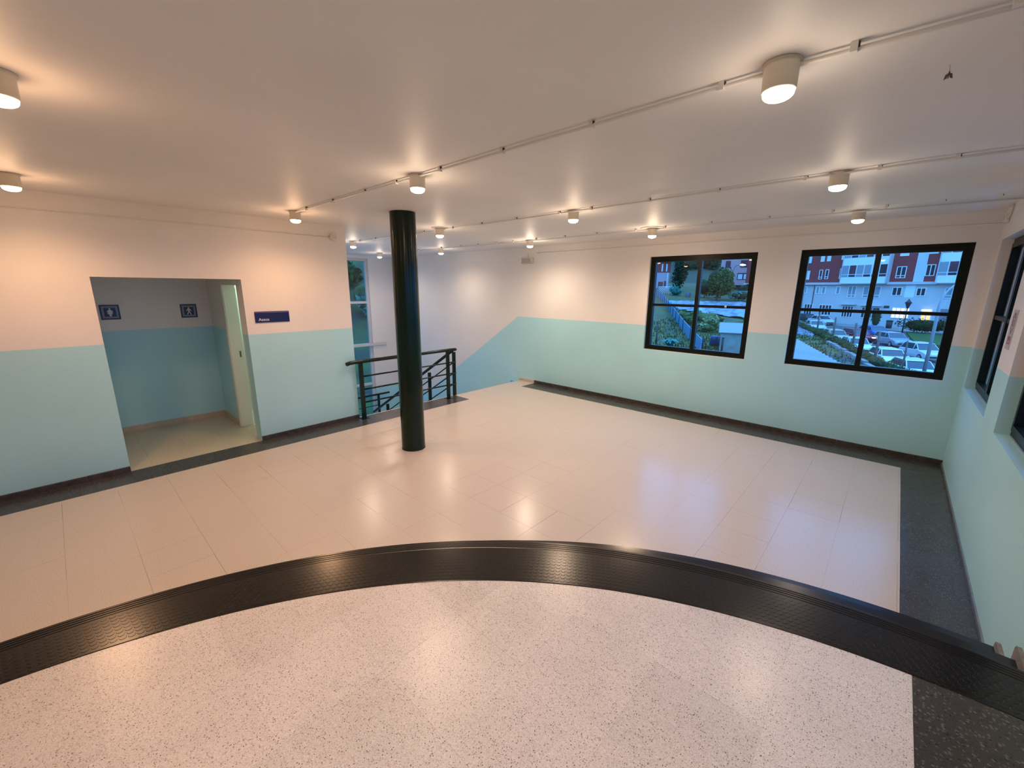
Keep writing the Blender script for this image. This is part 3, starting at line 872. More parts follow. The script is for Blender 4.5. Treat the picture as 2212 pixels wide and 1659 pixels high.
def on_ground(px, py, far=170):
    d = 6.0
    while d < far:
        p = at(px, py, d)
        if p.z < ground(p.x, p.y): return Vector((p.x, p.y, ground(p.x, p.y)))
        d += .1
    return at(px, py, far)

def noise_mat(name, c1, c2, scale, rough=0.9, lo=.4, hi=.6):
    m, nt, N, L, P = newmat(name)
    g = N.new('ShaderNodeNewGeometry'); t = N.new('ShaderNodeTexNoise'); t.inputs['Scale'].default_value = scale; t.inputs['Detail'].default_value = 6
    L.new(g.outputs['Position'], t.inputs['Vector'])
    r = N.new('ShaderNodeMapRange'); r.inputs[1].default_value = lo; r.inputs[2].default_value = hi; L.new(t.outputs['Fac'], r.inputs[0])
    mx = N.new('ShaderNodeMix'); mx.data_type = 'RGBA'; mx.inputs[6].default_value = (*c1, 1); mx.inputs[7].default_value = (*c2, 1)
    L.new(r.outputs[0], mx.inputs[0]); L.new(mx.outputs[2], P.inputs['Base Color'])
    P.inputs['Roughness'].default_value = rough; P.inputs['Specular IOR Level'].default_value = 0.2
    return m
GRASS = noise_mat('garden_grass', (0.13, 0.15, 0.045), (0.10, 0.085, 0.055), 0.9)
LAWN = noise_mat('mown_lawn', (0.045, 0.11, 0.02), (0.06, 0.10, 0.03), 2.0)
SOIL = noise_mat('dark_soil', (0.075, 0.06, 0.05), (0.14, 0.12, 0.10), 1.5)
ASPH = noise_mat('wet_asphalt', (0.10, 0.095, 0.10), (0.15, 0.14, 0.145), 0.7, 0.45)
PAVE = noise_mat('pale_paving', (0.24, 0.22, 0.21), (0.32, 0.30, 0.29), 0.9)
HILL = noise_mat('far_hillside', (0.055, 0.06, 0.035), (0.085, 0.085, 0.055), 0.08)
LEAF = noise_mat('leaf_green', (0.10, 0.13, 0.035), (0.05, 0.075, 0.02), 1.8)
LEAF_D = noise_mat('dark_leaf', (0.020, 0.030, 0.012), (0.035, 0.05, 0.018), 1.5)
LEAF_P = noise_mat('pale_leaf', (0.30, 0.33, 0.16), (0.16, 0.22, 0.08), 3.0)
LEAF_T = noise_mat('teal_leaf', (0.10, 0.32, 0.24), (0.05, 0.20, 0.16), 3.0)
BARK = mat('bark', (0.08, 0.06, 0.045), .9)
WOOD = noise_mat('weathered_post', (0.14, 0.11, 0.10), (0.20, 0.16, 0.14), 6.0)
SHEET = mat('blue_plastic_sheet', (0.10, 0.30, 0.52), .35)
FILM = noise_mat('grey_mulch_film', (0.32, 0.36, 0.42), (0.14, 0.16, 0.20), 1.3, .3)
CORR = mat('corrugated_white_sheet', (0.30, 0.29, 0.28), .55, spec=.2)
PALEW = mat('pale_facade_render', (0.58, 0.54, 0.52), .85, noise=.05, nscale=.6)
WHITEF = mat('white_facade_panel', (0.78, 0.80, 0.82), .5)
REDW = mat('maroon_cladding', (0.30, 0.038, 0.036), .7, noise=.06, nscale=1.2)
PINKW = mat('pink_facade_render', (0.66, 0.36, 0.36), .85)
DKGL = mat('dark_window_glass', (0.035, 0.04, 0.05), .12, spec=.6)
BLIND = mat('pale_window_blind', (0.70, 0.72, 0.76), .6)
CURT = mat('grey_curtain_glass', (0.30, 0.32, 0.34), .25)
SHUT = mat('maroon_roller_shutter', (0.10, 0.025, 0.035), .6)
LITW = mat('lit_window', (0.8, 0.7, 0.5), .5, emit=(1.0, 0.66, 0.30), estr=1.5)
LITO = mat('lit_orange_door', (0.8, 0.5, 0.2), .5, emit=(1.0, 0.42, 0.08), estr=1.5)
IRON = mat('dark_lamp_iron', (0.03, 0.035, 0.04), .5)
GALV = mat('galvanised_pole', (0.36, 0.38, 0.40), .45, metal=.3)

# ------------------------------------------------------------------ terrain
tv, tf = [], []
azs = [math.radians(a) for a in list(range(-112, -22, 2)) + [-22 + .5 * k for k in range(69)] + list(range(13, 41, 2))]
ss = [7.8, 9, 10, 12, 14, 16, 19, 22, 25] + [27 + 1.5 * k for k in range(44)] + [95, 105, 118, 130]
for a in azs:
    for s in ss:
        x, y = s * math.sin(a), s * math.cos(a)
        if s < 8: x, y = x * 1.0, y
        tv.append((x, y, ground(x, y)))
nS = len(ss)
for i in range(len(azs) - 1):
    for j in range(nS - 1):
        tf.append((i*nS + j, (i+1)*nS + j, (i+1)*nS + j + 1, i*nS + j + 1))
tr = MB().add(tv, [f[::-1] for f in tf], True).build('terrain', GRASS); struct(tr)
sv = [(s * math.sin(math.radians(a)), s * math.cos(math.radians(a)), ZG) for a in range(39, 152, 7) for s in (2.2, 5, 12, 30, 130)]
struct(MB().add(sv, [(i*5 + j, i*5 + j + 1, (i+1)*5 + j + 1, (i+1)*5 + j) for i in range(16) for j in range(4)]).build('terrain_side', GRASS))
hv, hf = [], []
for i in range(40):
    a = math.radians(-70 + i * 1.6)
    for j in range(10):
        s = 128 + j * 16
        z = 2 + smooth(0, 10, j) * 55 + 4 * math.sin(i * .7) * smooth(0, 6, j)
        z *= smooth(-9, -16, math.degrees(a)) * .999 + .001
        hv.append((s * math.sin(a), s * math.cos(a), z + ZG * .3))
for i in range(39):
    for j in range(9): hf.append((i*10 + j, i*10 + j + 1, (i+1)*10 + j + 1, (i+1)*10 + j))
struct(MB().add(hv, hf, True).build('hillside', HILL))
rd = MB(); ya = [88, 80, 70, 60, 50, 42, 34, 26, 18]
def hx(y):
    for (ax, ay), (bx, by) in zip(HL[:-1], HL[1:]):
        if by <= y <= ay: return ax + (bx - ax) * (ay - y) / (ay - by)
    return HL[0][0] if y > HL[0][1] else HL[-1][0] + (HL[-1][1] - y) * .33
for y0, y1 in zip(ya[:-1], ya[1:]):
    rd.add([(hx(y0) + .5, y0, z_road(y0)), (hx(y1) + .5, y1, z_road(y1)), (24, y1, z_road(y1)), (24, y0, z_road(y0))], [(0, 1, 2, 3)])
struct(rd.build('street', ASPH))
struct(MB().prism([(-12.8, 86.5), (-4, 80.5), (10, 72), (22, 62), (26, 72), (12, 79.0), (-2, 85.0), (-12, 89.6)], ZG - .8, ZG + .10).build('pavement', PAVE))
struct(MB().prism([(1.9, 61.0), (8.5, 57.0), (9.5, 72.0), (1.3, 76.6)], ZG - .9, ZG + .10).build('lawn', LAWN))

# ------------------------------------------------------------------ foliage helper
def leaves(mb, c, rad, n, size, shell=.45):
    for _ in range(n):
        while True:
            v = Vector((random.uniform(-1, 1), random.uniform(-1, 1), random.uniform(-1, 1)))
            if shell < v.length < 1: break
        p = Vector((c[0] + v.x * rad[0], c[1] + v.y * rad[1], c[2] + v.z * rad[2]))
        a = Vector((random.gauss(0, 1), random.gauss(0, 1), random.gauss(0, 1))).normalized()
        b = a.orthogonal().normalized(); q = random.uniform(.6, 1.3) * size
        mb.add([p - a * q, p + b * q * .5, p + a * q, p - b * q * .5], [(0, 1, 2, 3)])
    return mb
def blob(mb, c, rad, seed=0, n1=9, n2=14):
    rnd = random.Random(seed); vs = []
    for i in range(n1 + 1):
        th = math.pi * i / n1
        for j in range(n2):
            ph = 2 * math.pi * j / n2; k = rnd.uniform(.82, 1.0)
            vs.append((c[0] + rad[0] * k * math.sin(th) * math.cos(ph), c[1] + rad[1] * k * math.sin(th) * math.sin(ph), c[2] + rad[2] * k * math.cos(th)))
    mb.add(vs, [(i*n2 + j, (i+1)*n2 + j, (i+1)*n2 + (j+1) % n2, i*n2 + (j+1) % n2) for i in range(n1) for j in range(n2)], True)
def bush(name, base, rad, label, cat, m, n=700, size=.16, trunk=.0, lobes=5, group=None, core=None):
    t = empty(name, base, label, cat, group)
    mb = MB()
    rnd = random.Random(int(base[0] * 31 + base[1] * 7))
    c0 = (base[0], base[1], base[2] + trunk + rad[2])
    for k in range(lobes):
        o = (rnd.uniform(-.45, .45) * rad[0], rnd.uniform(-.45, .45) * rad[1], rnd.uniform(-.4, .45) * rad[2])
        c = (c0[0] + o[0], c0[1] + o[1], c0[2] + o[2]); r = tuple(q * .62 for q in rad)
        leaves(mb, c, r, n // lobes, size, .55)
    mb.build('foliage', m, t)
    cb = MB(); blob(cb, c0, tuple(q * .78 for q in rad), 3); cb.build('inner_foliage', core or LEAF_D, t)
    if trunk > 0: MB().tube([(base[0], base[1], base[2] - .05), (base[0], base[1], base[2] + trunk + rad[2] * .5)], [.09, .05], 7).build('trunk', BARK, t)
    return t

# ------------------------------------------------------------------ apartment building across the street
FA = Vector((-9.1, 89.2, 0)); frz = math.atan2(-4.5, 10)
ab = empty('apartment_building', (FA.x, FA.y, 0), 'long apartment block with pale ground floors, maroon upper floors and white bay windows', 'building', rz=frz)
def fpart(name, boxes, m, par=None):
    b = MB()
    for q in boxes: b.box((q[0], q[1], q[2]), (q[3], q[4], q[5]))
    return b.build(name, m, par or ab, local=True)
fpart('lower_wall', [(-16, 0, ZG - .3, 30, 9, 3.2)], PALEW)
fpart('upper_wall', [(-16, .001, 3.2, 30, 9, 13)], REDW)
fpart('cornice', [(-16, -.45, 3.06, 1.95, 0, 3.42), (8.15, -.45, 3.06, 13.85, 0, 3.42)], PALEW)
def fwin(s0, s1, z0, z1, fill, bars=1, low=0.0, d=0.0, fw_=.09, fm=WHITEF):
    """white-framed window: ring frame proud of the wall, pane inside, optional low panel row"""
    e = [(s0, d - .07, z0, s0 + fw_, d, z1), (s1 - fw_, d - .07, z0, s1, d, z1), (s0 + fw_, d - .07, z1 - fw_, s1 - fw_, d, z1), (s0 + fw_, d - .07, z0, s1 - fw_, d, z0 + fw_)]
    for k in range(1, bars):
        x = s0 + (s1 - s0) * k / bars; e.append((x - .05, d - .07, z0 + fw_, x + .05, d, z1 - fw_))
    zl = z0 + fw_
    if low:
        zl = z0 + low; e.append((s0 + fw_, d - .065, zl - .09, s1 - fw_, d, zl))
    w = fpart('window', e, fm)
    fpart('pane', [(s0 + fw_, d - .02, z0 + fw_, s1 - fw_, d - .002, z1 - fw_)], fill, w)
    return w
for q in ((-4.33, -3.6, 6.74, 8.2), (-2.10, -1.5, 6.87, 8.25), (-1.10, -.52, 6.9, 8.25), (1.1, 1.7, 7.02, 8.35)): fwin(*q, BLIND)
fwin(-4.1, -3.55, 3.94, 5.45, BLIND)
for q in ((-2.0, -1.46, 3.97, 5.54), (-1.04, -.48, 3.99, 5.57), (1.2, 1.76, 4.01, 5.64)): fwin(*q, DKGL, 1, .42)
fwin(8.84, 10.03, 3.95, 5.63, DKGL, 2, .42); fwin(12.22, 13.25, 4.2, 5.76, DKGL, 2); fwin(8.9, 9.95, 7.1, 8.6, BLIND, 1); fwin(12.2, 13.2, 7.2, 8.7, BLIND, 1)
for q in ((-4.1, -3.57, 1.55, 2.8), (-2.09, -1.49, 1.49, 2.8), (-1.17, -.5, 1.5, 2.8), (1.09, 1.73, 1.47, 2.8)): fwin(*q, CURT, 1, 0, 0, .13)
fwin(2.88, 4.06, 1.02, 2.86, CURT, 2, .48); fwin(5.03, 7.37, 1.01, 2.79, CURT, 3, .48)
fwin(8.81, 10.0, 1.43, 2.66, DKGL, 2); fwin(11.67, 12.78, 1.41, 2.59, DKGL, 2, 0, 0, .11); fwin(14.76, 16.4, 1.14, 2.6, CURT, 2, .45)
fwin(-3.6, -2.2, -2.0, -.21, DKGL, 3); fwin(-1.11, .92, -2.0, -.26, DKGL, 4); fwin(2.5, 4.15, -2.15, -.34, DKGL, 4); fwin(5.3, 7.8, -2.1, -.41, DKGL, 5)
fwin(9.27, 11.42, -1.86, -.29, LITW, 4); fpart('vent', [(8.16, -.03, -.45, 8.86, 0, -.08)], IRON)
fpart('awning', [(2.3, -.7, -.12, 4.5, 0, -.02)], PALEW); fpart('awning', [(5.1, -.7, -.2, 8.0, 0, -.1)], PALEW)
dd = fwin(12.71, 14.0, -3.1, -.35, LITO, 2, 0, 0, .14); fpart('door_light', [(12.9, -.5, -.62, 13.85, -.08, -.45)], LITW, dd)
fpart('garage_door', [(14.4, -.05, ZG, 16.9, 0, -.27)], mat('grey_garage_door', (0.22, 0.20, 0.21), .6))
fpart('wall_panel', [(10.35, -.02, 1.2, 11.5, 0, 3.0)], WHITEF)
fpart('downpipe', [(-2.42, -.10, -.4, -2.34, 0, 3.0)], IRON)
rib = MB()
x = 11.02
while x < 12.15: rib.box((x, -.05, 3.42), (x + .07, 0, 12)); x += .10
rib.build('ribbed_panel', WHITEF, ab, local=True)
def bay(s0, s1):
    b = fpart('bay', [(s0, -.9, 3.30, s1, 0, 13)], WHITEF)
    for zf in (4.25, 7.2):
        n = 6; w = (s1 - s0) / n
        for k in range(n):
            a = s0 + k * w + .07; c = s0 + (k + 1) * w - .07
            fpart('pane', [(a, -.93, zf + .42, c, -.901, zf + 1.76)], (CURT, SHUT, CURT, CURT, BLIND, DKGL)[k], b)
            fpart('pane', [(a, -.93, zf, c, -.901, zf + .32)], (CURT, DKGL)[k % 2], b)
    fpart('bay_frame', [(s0 - .06, -.98, 3.30, s0 + .06, 0, 13), (s1 - .06, -.98, 3.30, s1 + .06, 0, 13), (s0, -1.0, 3.16, s1, 0, 3.30)], PALEW, b)
bay(1.95, 8.12); bay(13.9, 20.0)

# ------------------------------------------------------------------ cars
TYRE = mat('tyre', (0.012, 0.012, 0.013), .7); HUB = mat('wheel_hub', (0.45, 0.45, 0.47), .35, metal=.5)
CGL = mat('car_glass', (0.04, 0.055, 0.07), .06, spec=.8)
LAMPW = mat('car_headlamp', (0.7, 0.7, 0.7), .2); LAMPON = emit('car_headlamp_on', (1.0, 0.86, 0.62), 4.0); LAMPR = mat('car_tail_lamp', (0.35, 0.02, 0.02), .3)
CARP = {}
def car(x, y, hd, col, label, L=4.1, W=1.72, H=1.46, lights=False, hatch=True):
    t = empty('car', (x, y, z_road(y)), label, 'car', 'cars along the street', rz=math.atan2(hd[1], hd[0]))
    if col not in CARP: CARP[col] = mat('car_paint_%d' % len(CARP), col, .22, spec=.6)
    pm = CARP[col]; h = L / 2; w = W / 2
    P = [(-h + .02, .30), (-h, .55), (-h + .05, .82), (-h + .25, .92), (h - 1.15, .93), (h - .35, .78), (h - .04, .66), (h, .45), (h - .08, .26)]
    vs = []; n = len(P)
    for yy, k in ((-w, .97), (-w * .96, 1.0), (w * .96, 1.0), (w, .97)):
        for px_, pz in P:
            vs.append((px_ * (.985 if abs(yy) == w else 1), yy if pz > .3 else yy * .96, pz * k if pz > .3 else pz))
    fs = [(r*n + i, r*n + (i+1) % n, (r+1)*n + (i+1) % n, (r+1)*n + i) for r in range(3) for i in range(n)]
    fs += [tuple(range(n))[::-1], tuple(range(3*n, 4*n))]
    body = MB().add(vs, [f[::-1] for f in fs]).build('body', pm, t, local=True)
    r0, r1 = (-h + .12, -h + .50) if hatch else (-h + .75, -h + 1.15)
    f0, f1 = h - 1.10, h - 1.75
    b4 = [(r0, .90), (f0, .90), (f1, H - .03), (r1, H - .05)]
    wb, wt = w * .93, w * .76
    cv = [(b4[0][0], -wb, .90), (b4[1][0], -wb, .90), (b4[1][0], wb, .90), (b4[0][0], wb, .90), (b4[3][0], -wt, H - .06), (b4[2][0], -wt, H - .05), (b4[2][0], wt, H - .05), (b4[3][0], wt, H - .06)]
    MB().add(cv, [(0,1,5,4), (1,2,6,5), (2,3,7,6), (3,0,4,7)]).build('windows', CGL, t, local=True)
    rf = MB()
    xm = (b4[3][0] + b4[2][0]) / 2
    rf.add([(b4[3][0] - .06, -wt - .01, H - .07), (b4[2][0] + .06, -wt - .01, H - .06), (b4[2][0] + .06, wt + .01, H - .06), (b4[3][0] - .06, wt + .01, H - .07),
            (b4[3][0] + .05, -wt * .9, H - .01), (xm, -wt * .92, H + .01), (b4[2][0] - .04, -wt * .9, H - .01), (b4[2][0] - .04, wt * .9, H - .01), (xm, wt * .92, H + .01), (b4[3][0] + .05, wt * .9, H - .01)],
           [(0,1,6,5,4), (2,3,9,8,7), (1,2,7,6), (3,0,4,9), (4,5,8,9), (5,6,7,8)])
    rf.build('roof', pm, t, local=True)
    pl = MB()
    for sy in (-1, 1):
        for (xa, xb) in ((b4[0][0], b4[3][0]), (b4[1][0], b4[2][0]), (.05, .02)):
            pl.tube([(xa, sy * (wb + .004), .89), (xb, sy * (wt + .008), H - .05)], .04, 5)
    pl.build('pillars', pm, t, local=True)
    for sx in (-h + .78, h - .80):
        for sy in (-1, 1):
            wh = MB().lathe((sx, sy * (w - .09), .31), [(.29, -.10), (.31, -.08), (.31, .08), (.29, .10)], 18, axis='y').build('wheel', TYRE, t, local=True)
            MB().lathe((sx, sy * (w + .012), .31), [(.19, -.012), (.17, .012)][::(1 if sy > 0 else -1)], 14, axis='y').build('hub', HUB, wh, local=True)
    for sy in (-1, 1):
        MB().box((h - .20, sy * w * .72 - .17, .58), (h - .02, sy * w * .72 + .17, .70)).build('headlamp', LAMPON if lights else LAMPW, t, local=True)
        MB().box((-h - .01, sy * w * .80 - .10, .62), (-h + .12, sy * w * .80 + .10, .86)).build('tail_lamp', LAMPR, t, local=True)
        MB().box((f0 - .12, sy * (w + .06) - .07, .92), (f0 - .02, sy * (w + .06) + .07, 1.03)).build('mirror', pm, t, local=True)
    MB().box((h - .05, -.55, .34), (h + .01, .55, .52)).build('grille', BLACKP, t, local=True)
    return t
H1 = (.50, -.87); H2 = (.34, -.94)
car(0.05, 61.3, H1, (0.30, 0.30, 0.36), 'grey hatchback parked below the lawn, in the right-hand window')
car(2.25, 52.6, H1, (0.62, 0.60, 0.62), 'silver rounded hatchback behind the tall lamp pole', L=3.7, H=1.50)
car(-8.9, 84.0, (.62, -.78), (0.62, 0.62, 0.64), 'silver saloon parked by the apartment block, far left of the street', L=4.4, hatch=False)
car(-11.3, 88.2, (.62, -.78), (0.03, 0.035, 0.05), 'dark car with lit headlamps at the far end of the street', lights=True)
car(-3.0, 63.2, H1, (0.36, 0.015, 0.04), 'red car with lit headlamps driving down the street', lights=True, L=4.0)
car(-1.7, 68.4, H1, (0.02, 0.14, 0.42), 'blue car behind the red car')
car(0.05, 46.9, H2, (0.75, 0.75, 0.74), 'white car behind the hedge between two wooden posts')
car(1.55, 41.6, H2, (0.72, 0.74, 0.76), 'white car at the foot of the tall lamp pole, nearest to the window')
car(-2.55, 53.7, H2, (0.70, 0.72, 0.74), 'white car behind the hedge in front of the red car')
car(-4.85, 60.6, H2, (0.62, 0.46, 0.28), 'beige yellow car half hidden by the hedge')
car(-8.2, 72.2, H2, (0.55, 0.58, 0.62), 'pale grey car half hidden by the far end of the hedge')

# ------------------------------------------------------------------ hedge bank and fence posts along the garden
hb = empty('garden_hedge', (-4.45, 55.5, ZG), 'low dark hedge running along the street side of the garden', 'hedge')
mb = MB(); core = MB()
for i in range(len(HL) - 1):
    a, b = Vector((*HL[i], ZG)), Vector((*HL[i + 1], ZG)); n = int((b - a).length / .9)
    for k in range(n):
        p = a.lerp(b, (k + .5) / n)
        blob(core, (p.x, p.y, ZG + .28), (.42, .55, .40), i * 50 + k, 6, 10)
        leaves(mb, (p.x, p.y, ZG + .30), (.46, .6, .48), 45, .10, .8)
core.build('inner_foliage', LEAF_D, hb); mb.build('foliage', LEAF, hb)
kb = empty('garden_kerb', (-2.4, 46.0, ZG), 'low pale broken concrete wall at the foot of the hedge', 'garden wall')
KL = [Vector((-4.9, 54.5, ZG)), Vector((-2.45, 45.2, ZG)), Vector((-1.1, 39.6, ZG)), Vector((.7, 33.4, ZG)), Vector((1.8, 30.0, ZG))]
for a, b in zip(KL[:-1], KL[1:]):
    n = int((b - a).length / 1.3)
    for i in range(n):
        p = a.lerp(b, i / n); q = a.lerp(b, (i + .94) / n)
        s = Vector((.16, .05, 0)); z = Vector((0, 0, .30 + random.uniform(-.08, .05)))
        MB().add([p - s, q - s, q + s, p + s, p - s + z, q - s + z, q + s + z, p + s + z], [(3,2,1,0),(4,5,6,7),(0,1,5,4),(1,2,6,5),(2,3,7,6),(3,0,4,7)]).build('wall_block', PAVE, kb)
for (bx, by), (tx, ty), lab in (((1765.6, 708), (1770, 674), 'farthest wooden fence post in the hedge, in front of the silver saloon'), ((1799, 724), (1807, 685), 'wooden fence post in the hedge in front of the beige yellow car'),
                           ((1842, 741), (1850, 697), 'wooden fence post in the hedge in front of the red car'), ((1892, 760), (1902, 715), 'wooden fence post in the hedge left of the grey hatchback'),
                           ((1950, 786), (1961, 735), 'thin dark fence post in the hedge, nearest to the tall lamp pole')):
    d0 = Vector((0, 0, HC)); p = at(bx, by, 10) - d0; b = d0 + p * ((HC + 2.75) / -p.z)
    top = at(tx, ty, (b - d0).dot(fw))
    po = empty('fence_post', (b.x, b.y, ZG), lab, 'fence post', 'fence posts along the hedge')
    r = .10 if bx != 1950 else .06
    MB().tube([(b.x, b.y, ZG - .1), (b.x + .02, b.y, (ZG + top.z) / 2), (b.x, b.y, top.z)], [r, r * .95, r * .8], 8).build('stake', WOOD, po)
    MB().tube([(b.x - r, b.y, top.z - .25), (b.x + r, b.y, top.z - .25)], .012, 5).build('wire_staple', IRON, po)

# ------------------------------------------------------------------ street furniture
lp = empty('street_lamp', (1.78, 35.4, ZG), 'tall galvanised street lamp with a curved arm in front of the apartment block', 'street lamp')
pts = [(1.78, 35.4, ZG), (1.78, 35.4, 1.3)]
for k in range(1, 9):
    a = k / 8 * math.pi / 2; pts.append((1.78 + 1.6 * (1 - math.cos(a)) * .9, 35.4 + 1.6 * (1 - math.cos(a)) * .43, 1.3 + 1.6 * math.sin(a)))
MB().tube(pts, [.10] + [.075] + [.05] * 8, 10).build('pole', GALV, lp)
MB().box((3.2, 36.05, 2.82), (3.66, 36.27, 2.96)).build('lamp_head', GALV, lp, bevel=.03)
MB().box((1.66, 35.28, ZG - .6), (1.90, 35.52, ZG + .3)).build('base_box', GALV, lp)
b = at(1948.2, 719, 54.0); 
lx, ly = .88, 75.2
ln = empty('lantern', (lx, ly, ZG + .1), 'black old-style street lantern on a thin post beside the hedge', 'street lamp')
MB().tube([(lx, ly, ZG), (lx, ly, ZG + 3.2)], [.09, .06], 8).build('post', IRON, ln)
MB().lathe((lx, ly, ZG + 3.2), [(.10, 0), (.30, .65), (.30, .68)], 8).build('lantern_glass', DKGL, ln)
MB().lathe((lx, ly, ZG + 3.88), [(.40, 0), (.16, .28), (.10, .42), (.03, .55)], 8).build('lantern_roof', IRON, ln)
lp2p = at(1582, 600, 78)
l2 = empty('street_lamp', (lp2p.x, lp2p.y, ground(lp2p.x, lp2p.y)), 'street lamp with a lit white head in front of the pink building', 'street lamp')
zt = at(1582, 586, 78).z; hp = at(1600, 572, 78); gz = ground(lp2p.x, lp2p.y)
MB().tube([(lp2p.x, lp2p.y, gz), (lp2p.x, lp2p.y, zt), tuple(at(1587, 577, 78)), tuple(at(1594, 573, 78)), tuple(hp)], [.07, .05, .04, .035, .035], 8).build('pole', IRON, l2)
hp2 = at(1611, 572.5, 78)
MB().tube([tuple(hp - rt2 * .1), tuple(hp.lerp(hp2, .3)), tuple(hp2)], [.12, .22, .10], 8).build('lamp_head', emit('street_lamp_glow', (0.65, 0.92, 1.0), 2.0), l2)
tb = empty('litter_bin', (-.6, 81.6, ZG + .14), 'dark litter bin on the pavement before the apartment block', 'litter bin')
MB().lathe((-.6, 81.6, ZG + .14), [(.33, 0), (.38, 1.0)], 12).build('drum', IRON, tb); MB().lathe((-.6, 81.6, ZG + 1.14), [(.42, 0), (.42, .08), (.2, .16)], 12).build('lid', BLACKP, tb)
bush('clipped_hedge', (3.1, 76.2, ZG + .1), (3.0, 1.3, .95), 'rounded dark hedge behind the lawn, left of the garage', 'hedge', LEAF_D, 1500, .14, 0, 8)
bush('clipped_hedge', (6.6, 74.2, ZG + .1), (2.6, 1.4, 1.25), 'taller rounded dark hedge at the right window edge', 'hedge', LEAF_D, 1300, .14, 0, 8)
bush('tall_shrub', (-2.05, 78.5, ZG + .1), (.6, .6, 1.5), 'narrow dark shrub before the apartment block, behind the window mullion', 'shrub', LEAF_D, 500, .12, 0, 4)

# ------------------------------------------------------------------ garden seen through the right-hand window
cr = empty('corrugated_roof', (-6.5, 38.0, ZG), 'white corrugated sheet roof lying low in the garden', 'roof')
nx = 18; vs = []
e0, e1 = Vector((-7.2, 48.6, ZG + .95)), Vector((-1.85, 31.9, ZG + .95))
f0_, f1_ = Vector((-9.9, 46.2, ZG + 1.08)), Vector((-4.6, 29.5, ZG + 1.08))
for i in range(nx * 4 + 1):
    q = i / (nx * 4); zc = .07 * math.cos(2 * math.pi * i / 4)
    for p in (e0.lerp(e1, q), f0_.lerp(f1_, q)): vs.append((p.x, p.y, p.z + zc))
n4 = nx * 4
vs += [(x, y, z - .02) for x, y, z in vs]
m2 = (n4 + 1) * 2
fs = [(2*i, 2*i + 1, 2*i + 3, 2*i + 2) for i in range(n4)] + [(m2 + 2*i, m2 + 2*i + 2, m2 + 2*i + 3, m2 + 2*i + 1) for i in range(n4)]
MB().add(vs, fs).build('sheet', CORR, cr)
for p in (e0.lerp(e1, .08), e0.lerp(e1, .5), e0.lerp(e1, .92), f0_.lerp(f1_, .08), f0_.lerp(f1_, .92)):
    MB().box((p.x - .08, p.y - .08, ZG - .1), (p.x + .08, p.y + .08, p.z - .09)).build('support', WOOD, cr)
struct(MB().prism([(-4.0, 45.5), (-3.2, 38.5), (-1.2, 31.0), (1.2, 31.0), (-.6, 37.0), (-2.4, 44.0)], ZG - .1, ZG + .04).build('soil_bed', SOIL))
def film(name, quad, label, n=26, amp=.10):
    a, b, c, d = [Vector(q) for q in quad]
    t = empty(name, tuple((a + b + c + d) / 4), label, 'plastic sheet')
    vs = []
    for i in range(n + 1):
        for j in range(n + 1):
            p = a.lerp(b, i / n).lerp(d.lerp(c, i / n), j / n)
            vs.append((p.x, p.y, max(ground(p.x, p.y), p.z) + .12 + amp * math.sin(j * 2.1 + .8 * math.sin(i * .6)) + random.uniform(-.04, .04)))
    MB().add(vs, [(i*(n+1) + j, (i+1)*(n+1) + j, (i+1)*(n+1) + j + 1, i*(n+1) + j + 1) for i in range(n) for j in range(n)], True).build('film', FILM, t)
film('mulch_film', [on_ground(1722, 698), on_ground(1786, 727), on_ground(1756, 727.5), on_ground(1706, 719)], 'crumpled grey mulch film on the garden bed beside the street hedge')
for k, (px, py) in enumerate(((1787, 729), (1793, 731), (1790, 736), (1797, 733))):
    p = on_ground(px, py)
    bush('leafy_plant', (p.x, p.y, p.z), (.55, .55, .35), 'pale leafy garden plant by the end of the mulch film', 'plant', LEAF_P, 130, .14, 0, 2, 'pale plants by the mulch film', LEAF)
gr = MB()
for _ in range(5200):
    p = Vector((random.uniform(-15, -1), random.uniform(28, 66), 0))
    if random.random() < .5: p = Vector((random.uniform(-24, -9), random.uniform(30, 58), 0))
    z = ground(p.x, p.y); h = random.uniform(.12, .34); a = random.uniform(0, 6.28); w = .09
    gr.add([(p.x - w * math.cos(a), p.y - w * math.sin(a), z - .02), (p.x + w * math.cos(a), p.y + w * math.sin(a), z - .02), (p.x + random.uniform(-.1, .1), p.y + random.uniform(-.1, .1), z + h)], [(0, 1, 2)])
g_ = gr.build('grass_tufts', LEAF, tr); tag(g_, 'rough green grass tufts all over the garden plot', kind='stuff')

# ------------------------------------------------------------------ garden seen through the left-hand window
fb = [(1417.6, 638.1), (1431.7, 650.7), (1447.4, 675.7), (1474, 714.9), (1489.7, 735.3), (1512, 764)]
gp = [on_ground(*q) for q in fb]
pf = empty('plastic_fence', tuple(gp[3]), 'long blue plastic sheet fence running up through the garden', 'fence')
for i in range(len(gp) - 1):
    n = max(1, int((gp[i + 1] - gp[i]).length / 3.2))
    for k in range(n):
        a, b = gp[i].lerp(gp[i + 1], k / n), gp[i].lerp(gp[i + 1], (k + 1) / n)
        ha, hb_ = 1.25, 1.25
        MB().add([(a.x, a.y, a.z - .05), (b.x, b.y, b.z - .05), (b.x, b.y, b.z + hb_), (a.x, a.y, a.z + ha), (a.x + .05, a.y + .02, a.z - .05), (b.x + .05, b.y + .02, b.z - .05), (b.x + .05, b.y + .02, b.z + hb_), (a.x + .05, a.y + .02, a.z + ha)],
                 [(3,2,1,0),(4,5,6,7),(0,1,5,4),(1,2,6,5),(2,3,7,6),(3,0,4,7)]).build('sheet_panel', SHEET, pf)
        MB().tube([(a.x, a.y - .05, a.z - .1), (a.x, a.y - .05, a.z + ha + .30)], .045, 6).build('stake', IRON, pf)
